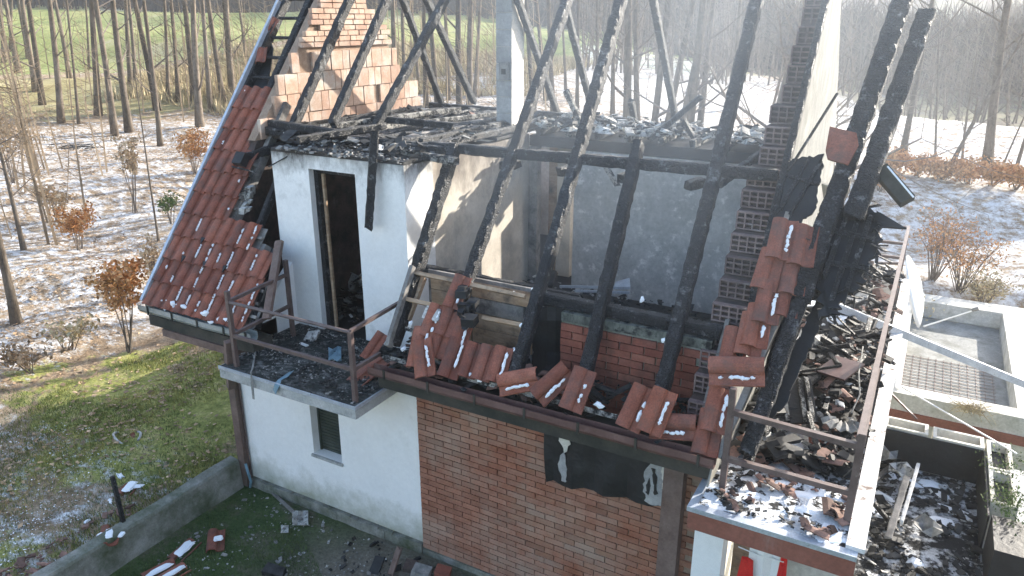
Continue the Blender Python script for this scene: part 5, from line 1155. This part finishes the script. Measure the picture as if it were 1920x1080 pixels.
# spreading oak behind the right gable
p = CAM+ray(1440, 300)*20; p.z = terr(p.x, p.y); tp = hit(1505, 0, p, Vector((_f.x, _f.y, 0)))
ok = tree(p, (tp-Vector(p)).normalized(), 9, .20, 'crooked spreading oak with low bare branches behind the right gable wall', 300, lowbr=.1, nbr=34, group='bare trees behind the roof', brl=.5, bend=.06, name='oak_tree')
RT = [((1690, 300), (1738, 70), 13, 9, .25, 'bare tree right of the broken charred rafter with a drooping branch'), ((1850, 322), (1902, 0), 19, 12, .3, 'tall straight bare tree near the right edge with a round crown'),
      ((1700, 300), (1706, 215), 4, 3, .2, 'thin sapling beside the bare tree by the broken rafter'), ((1753, 312), (1757, 165), 5, 4.5, .3, 'slender forked sapling on the snow field right of the rafters'), ((1772, 333), (1830, 225), 10, 6, .25, 'leaning multi branched young tree above the rusty bushes'),
      ((1803, 322), (1812, 240), 6, 4, .2, 'short upright young tree just right of the leaning one'), ((1872, 330), (1915, 240), 4, 4, .2, 'thin leaning stem at the right edge'), ((1900, 335), (1925, 255), 8, 6, .3, 'bare trunk cut by the right edge of the picture'), ((1862, 328), (1858, 270), 3, 2.5, .2, 'tiny sapling at the foot of the tall right tree')]
for i, (b_, t_, w_, H_, lo, lb) in enumerate(RT): tree_px(b_, t_, w_, lb, 400+i, Htot=H_, lowbr=lo, nbr=20, group='bare trees on the right', brl=.45, bend=.025)
# foreground trunks at the left
tree_px((32, 610), (-12, 380), 20, 'bare grey trunk at the left edge beside the brown slope', 500, Htot=7, lowbr=.55, nbr=8, group='bare trees in the wood')
tree_px((45, 470), (12, 330), 11, 'young beech at the left edge still holding some tan leaves', 501, Htot=4.2, lowbr=.3, nbr=14, brl=.35)
tree_px((298, 455), (262, 205), 5, 'pale thin leafless sapling left of the roof tiles', 502, Htot=4.5, lowbr=.5, nbr=6, brl=.12, bend=.005)
tree_px((52, 280), (28, 150), 5, 'thin dark sapling in the snow at the left edge', 503, Htot=6, lowbr=.2, nbr=10)
# bushes with withered leaves
def bush(pb, hpx, wpx, m, nl, label, seed, leaf=.03, cat='bush', stems=7, group='withered bushes', base=None):
    rr = random.Random(seed); base = on_ground(*pb) if base is None else Vector(base); dep = (base-CAM).dot(_f); Hm, Wm = hpx*dep/FPX, wpx*dep/FPX/2
    t = empty('bush', base, label, cat, group); q = MB(); tips = []
    for i in range(stems):
        a = rr.uniform(0, 6.28); r_ = Wm*rr.uniform(.2, .9); tip = base+Vector((math.cos(a)*r_, math.sin(a)*r_, Hm*rr.uniform(.6, 1.0))); m_ = base.lerp(tip, .5)+Vector((rr.uniform(-.1, .1), rr.uniform(-.1, .1), .12*Hm))
        q.tube([base+Vector((rr.uniform(-.08, .08), rr.uniform(-.08, .08), -.08)), m_, tip], [.014, .009, .004], 4, cap=False); tips += [tip, m_.lerp(tip, .5), m_]
        for _ in range(4):
            s_ = m_.lerp(tip, rr.random()); e = s_+Vector((rr.uniform(-1, 1), rr.uniform(-1, 1), rr.uniform(0, .8)))*Wm*.45; q.tube([s_, e], [.006, .002], 3, cap=False); tips.append(e)
    q.build('stems', M_twig, t); q = MB()
    for i in range(nl):
        c = rr.choice(tips); s_ = leaf*rr.uniform(.5, 1.2); p = c+Vector((rr.gauss(0, 1), rr.gauss(0, 1), rr.gauss(0, .8)))*Wm*.17
        u_ = Vector((rr.gauss(0, 1), rr.gauss(0, 1), rr.gauss(0, 1))).normalized(); v_ = u_.orthogonal().normalized()
        q.add([p-u_*s_, p+v_*s_*.5, p+u_*s_, p-v_*s_*.5], [(0, 1, 2, 3)])
    q.build('leaves', m, t, kind='stuff')
    return t
BL = [((245, 660), 200, 100, M_rust, 1500, 'tall rust leaved bush on the slope left of the roof corner'), ((150, 470), 85, 80, M_rust, 1000, 'rust coloured bush in the middle of the snowy wood floor'), ((365, 330), 85, 70, M_rust, 1000, 'orange leaved bush beside the upper roof edge'),
      ((255, 400), 160, 40, M_tan, 700, 'slender tan leaved shrub behind the pale sapling'), ((322, 420), 60, 45, M_green, 300, 'small green bush beside the roof verge'), ((25, 345), 130, 110, M_tan, 1200, 'tan leafy shrub at the left edge by the young beech'),
      ((105, 420), 70, 70, M_tan, 600, 'low tan shrub left of the rust coloured bush'), ((60, 700), 60, 120, M_litter, 300, 'low dark bramble on the slope at the left edge'), ((130, 660), 60, 90, M_straw, 260, 'straw coloured weeds on the slope left of the tall rusty bush'), ((300, 560), 120, 50, M_tan, 260, 'tan sapling leaves just left of the roof corner')]
for i, (pb, h_, w_, m_, nl, lb) in enumerate(BL): bush(pb, h_, w_, m_, nl, lb, 600+i, .055)
BR = [((1670, 322), 28, 70), ((1715, 330), 30, 80), ((1765, 338), 32, 80), ((1815, 345), 34, 90), ((1860, 350), 36, 80), ((1905, 355), 34, 80), ((1650, 360), 40, 60)]
for i, (pb, h_, w_) in enumerate(BR): bush(pb, h_, w_, M_rust, 1100, f'low rusty oak bush along the right snow field, {ords[i]} from the left', 650+i, .07, stems=12, group='row of rusty bushes')
for i, (px, d_, h_, w_, m_, lb) in enumerate(((1700, 17.5, 150, 110, M_straw, 'thicket of bare thin stems behind the satellite dish'), (1755, 19, 130, 120, M_rust, 'large rust leaved oak bush above the neighbouring parapet'), (1810, 18.5, 120, 120, M_rust, 'second large rusty bush right of the first above the parapet'), (1650, 18, 130, 90, M_tan, 'tan bush seen through the terrace railing'), (1860, 18, 70, 90, M_straw, 'straw coloured scrub beyond the far parapet at the right'), (1905, 16.5, 60, 60, M_green, 'green scrub beyond the parapet at the right edge'))):
    p = CAM+ray(px, 500)*d_; p.z = terr(p.x, p.y)-.1; p = Vector(p); bush(None, h_, w_, m_, 900, lb, 700+i, .045, stems=26, base=p, group='bushes behind the neighbouring roof')
# brush pile
c = on_ground(150, 280); q = MB(); rr = random.Random(9)
for i in range(40):
    a = rr.uniform(0, 3.14); l_ = rr.uniform(.3, 1.3); o_ = Vector((rr.gauss(0, .35), rr.gauss(0, .25), rr.uniform(0, .12))); q.tube([c+o_-Vector((math.cos(a), math.sin(a), 0))*l_*.5, c+o_+Vector((math.cos(a), math.sin(a), rr.uniform(.05, .3)))*l_*.5], [.02, .006], 4)
one('brush_pile', q, M_charflat, 'dark pile of cut branches lying on the snow among the trees', 'brush pile', c)

# ------------------------------------------------------------------ far slope: houses and woods
hs = [(1778, 118, 34, M_sidew), (1850, 96, 12, M_pwhite), (1862, 106, 10, M_pwhite), (1812, 142, 8, M_pwhite), (1660, 120, 14, M_pwhite), (1895, 150, 9, M_pwhite), (1745, 45, 14, M_sidew), (1895, 98, 9, M_pwhite), (1700, 30, 10, M_pwhite), (230, 8, 16, M_pwhite), (1270, 20, 12, M_pwhite), (1840, 60, 12, M_sidew)]
hl = ['long grey building with a pale roof on the hazy valley side', 'small white house above the long grey building', 'white house just below right of its neighbour on the far slope', 'tiny white hut under the long grey building', 'white house seen between the two charred rafters', 'white house by the tall right tree', 'grey house high on the far slope', 'small white house at the right edge of the far slope', 'pale house near the top by the broken rafter', 'white house at the top left beyond the wood', 'white house at the top behind the middle trunks', 'grey house on the far slope left of the tall tree']
for i, (px, py, w_, m_) in enumerate(hs):
    p = on_ground(px, py, 55, 700); dep = (p-CAM).dot(_f); W = w_*dep/FPX
    W = min(W, 14.0) if i else min(W, 26.0); D = W*.6; Hh = W*.3
    t = empty('far_house', p, hl[i], 'house', 'houses on the far slope')
    MB().box((p.x-W/2, p.y-D/2, p.z-2), (p.x+W/2, p.y+D/2, p.z+Hh)).build('wall', m_, t)
    MB().prism([(p.x-W*.55, p.y-D*.6, p.z+Hh), (p.x-W*.55, p.y+D*.6, p.z+Hh), (p.x-W*.55, p.y, p.z+Hh+W*.2)], (W*1.1, 0, 0)).build('roof', M_snow if i % 2 else M_ash, t)
    q = MB()
    for k in range(3): q.box((p.x-W*.35+k*W*.28, p.y-D/2-.08, p.z+Hh*.4), (p.x-W*.35+k*W*.28+W*.1, p.y-D/2-.01, p.z+Hh*.75))
    q.build('window', M_dark, t)
q = MB(); rr = random.Random(55); cnt = 0
while cnt < 7500:
    az = rr.uniform(R(-72), R(14)); d_ = 75*(6.5**rr.random()); x, y = math.sin(az)*d_, -6.5+math.cos(az)*d_
    if noise.noise((x*.018+9, y*.018, 2)) < (.02 if d_ > 110 else .18): continue
    if d_ < 105 and az < R(-20): continue
    z = terr(x, y); h_ = rr.uniform(4, 9); cnt += 1
    for k in range(5):
        a = rr.uniform(0, 6.28); s_ = h_*rr.uniform(.10, .26); b0 = Vector((x+rr.uniform(-.6, .6), y+rr.uniform(-.6, .6), z-.3))
        tip = b0+Vector((math.cos(a)*s_, math.sin(a)*s_, h_*rr.uniform(.6, 1.0))); wd_ = .10+.0016*d_
        q.add([b0, b0+Vector((wd_, 0, 0)), tip], [(0, 1, 2)]); mid_ = b0.lerp(tip, .55); q.add([mid_, mid_+Vector((0, 0, wd_*2)), mid_+Vector((math.cos(a+2)*s_, math.sin(a+2)*s_, h_*.3))], [(0, 1, 2)])
far = q.build('far_wood', M_fartwig, None, kind='stuff', label='hazy leafless woods covering the far hillside', cat='woods')

q = MB(); rr = random.Random(67); cnt = 0
while cnt < 260:
    az = rr.uniform(R(-66), R(-26)); d_ = rr.uniform(22, 64); x, y = math.sin(az)*d_, -6.5+math.cos(az)*d_
    if noise.noise((x*.12, y*.12, 5)) < -.1: continue
    z = terr(x, y); h_ = rr.uniform(1.2, 6); cnt += 1; b0 = Vector((x, y, z-.1)); tp = b0+Vector((rr.uniform(-.5, .5), rr.uniform(-.5, .5), h_)); r_ = .006*h_
    q.tube([b0, b0.lerp(tp, .5)+Vector((rr.uniform(-.2, .2), 0, 0)), tp], [r_+.008, r_*.7+.004, .004], 3, cap=False)
    for k in range(int(6+h_*4)):
        s0 = b0.lerp(tp, rr.uniform(.15, .95)); a = rr.uniform(0, 6.28); l_ = h_*rr.uniform(.08, .25)+.1; e = s0+Vector((math.cos(a)*l_, math.sin(a)*l_, l_*rr.uniform(.1, .9)))
        q.add([s0, s0+Vector((.018, 0, .016)), e], [(0, 1, 2)]); m_ = s0.lerp(e, .5)
        q.add([m_, m_+Vector((.014, 0, .012)), m_+Vector((math.cos(a+1)*l_*.5, math.sin(a+1)*l_*.5, l_*.4))], [(0, 1, 2)])
q.build('wood_undergrowth', M_under, None, kind='stuff', label='thin leafless saplings and twigs growing between the trunks on the left', cat='undergrowth')
q = MB(); rr = random.Random(66); cnt = 0
while cnt < 420:
    az = rr.uniform(R(-24), R(9)); d_ = rr.uniform(44, 82); x, y = math.sin(az)*d_, -6.5+math.cos(az)*d_
    if rr.random() > .35+.65*(noise.noise((x*.09, y*.09, 3)) > -.05): continue
    z = terr(x, y); h_ = rr.uniform(2.5, 7); cnt += 1; b0 = Vector((x, y, z-.2)); tp = b0+Vector((rr.uniform(-.6, .6), rr.uniform(-.6, .6), h_))
    q.tube([b0, b0.lerp(tp, .5)+Vector((rr.uniform(-.2, .2), 0, 0)), tp], [.07, .045, .015], 3, cap=False)
    for k in range(16):
        s0 = b0.lerp(tp, rr.uniform(.2, .95)); a = rr.uniform(0, 6.28); l_ = h_*rr.uniform(.12, .3); e = s0+Vector((math.cos(a)*l_, math.sin(a)*l_, l_*rr.uniform(.2, .9)))
        q.add([s0, s0+Vector((.05, 0, .04)), e], [(0, 1, 2)])
        m_ = s0.lerp(e, .5); q.add([m_, m_+Vector((.035, 0, .03)), m_+Vector((math.cos(a+1)*l_*.5, math.sin(a+1)*l_*.5, l_*.5))], [(0, 1, 2)])
q.build('leafless_thicket', M_twig, None, kind='stuff', label='leafless thicket of thin trees along the far edge of the right snow field', cat='thicket')

# ------------------------------------------------------------------ air
sm_o = MB().box((-7.0, -2.6, 2.6), (2.2, 6.4, 9.6))
smm = bpy.data.materials.new('smoke'); smm.use_nodes = True; n_ = smm.node_tree; n_.nodes.remove(n_.nodes['Principled BSDF'])
v = n_.nodes.new('ShaderNodeVolumePrincipled'); v.inputs['Color'].default_value = (.74, .86, 1.0, 1); v.inputs['Anisotropy'].default_value = .35
gp = n_.nodes.new('ShaderNodeNewGeometry'); vm = n_.nodes.new('ShaderNodeVectorMath'); vm.operation = 'SUBTRACT'; n_.links.new(gp.outputs['Position'], vm.inputs[0]); vm.inputs[1].default_value = (-2.5, 1.6, 5.9)
vd = n_.nodes.new('ShaderNodeVectorMath'); vd.operation = 'DIVIDE'; n_.links.new(vm.outputs[0], vd.inputs[0]); vd.inputs[1].default_value = (4.2, 4.0, 3.3)
vl = n_.nodes.new('ShaderNodeVectorMath'); vl.operation = 'LENGTH'; n_.links.new(vd.outputs[0], vl.inputs[0])
mr = n_.nodes.new('ShaderNodeMapRange'); mr.interpolation_type = 'SMOOTHSTEP'; mr.inputs[1].default_value = .25; mr.inputs[2].default_value = 1.0; mr.inputs[3].default_value = 1; mr.inputs[4].default_value = 0; n_.links.new(vl.outputs['Value'], mr.inputs[0])
nf = ramp(n_, noise_n(n_, gp.outputs['Position'], .75, 3, .55, stretch=(1, 1, .55), seed=2), [(.38, g1(.15)), (.66, g1(1))])
n_.links.new(math_n(n_, 'MULTIPLY', math_n(n_, 'MULTIPLY', mr.outputs[0], nf), SMOKE := .065), v.inputs['Density'])
n_.links.new(v.outputs[0], n_.nodes['Material Output'].inputs['Volume'])
sm_o.build('smoke', smm, None, kind='stuff', label='thin pale smoke drifting among the charred rafters', cat='smoke')
HZ = .0010
hz = MB().box((-640, -40, -30), (420, 760, 92))
hm = bpy.data.materials.new('haze'); hm.use_nodes = True; n_ = hm.node_tree; n_.nodes.remove(n_.nodes['Principled BSDF'])
v = n_.nodes.new('ShaderNodeVolumePrincipled'); v.inputs['Density'].default_value = HZ; v.inputs['Color'].default_value = (.93, .95, .98, 1); v.inputs['Anisotropy'].default_value = .45
n_.links.new(v.outputs[0], n_.nodes['Material Output'].inputs['Volume'])
hz.build('haze', hm, None, kind='stuff', label='pale winter haze filling the valley air', cat='haze')
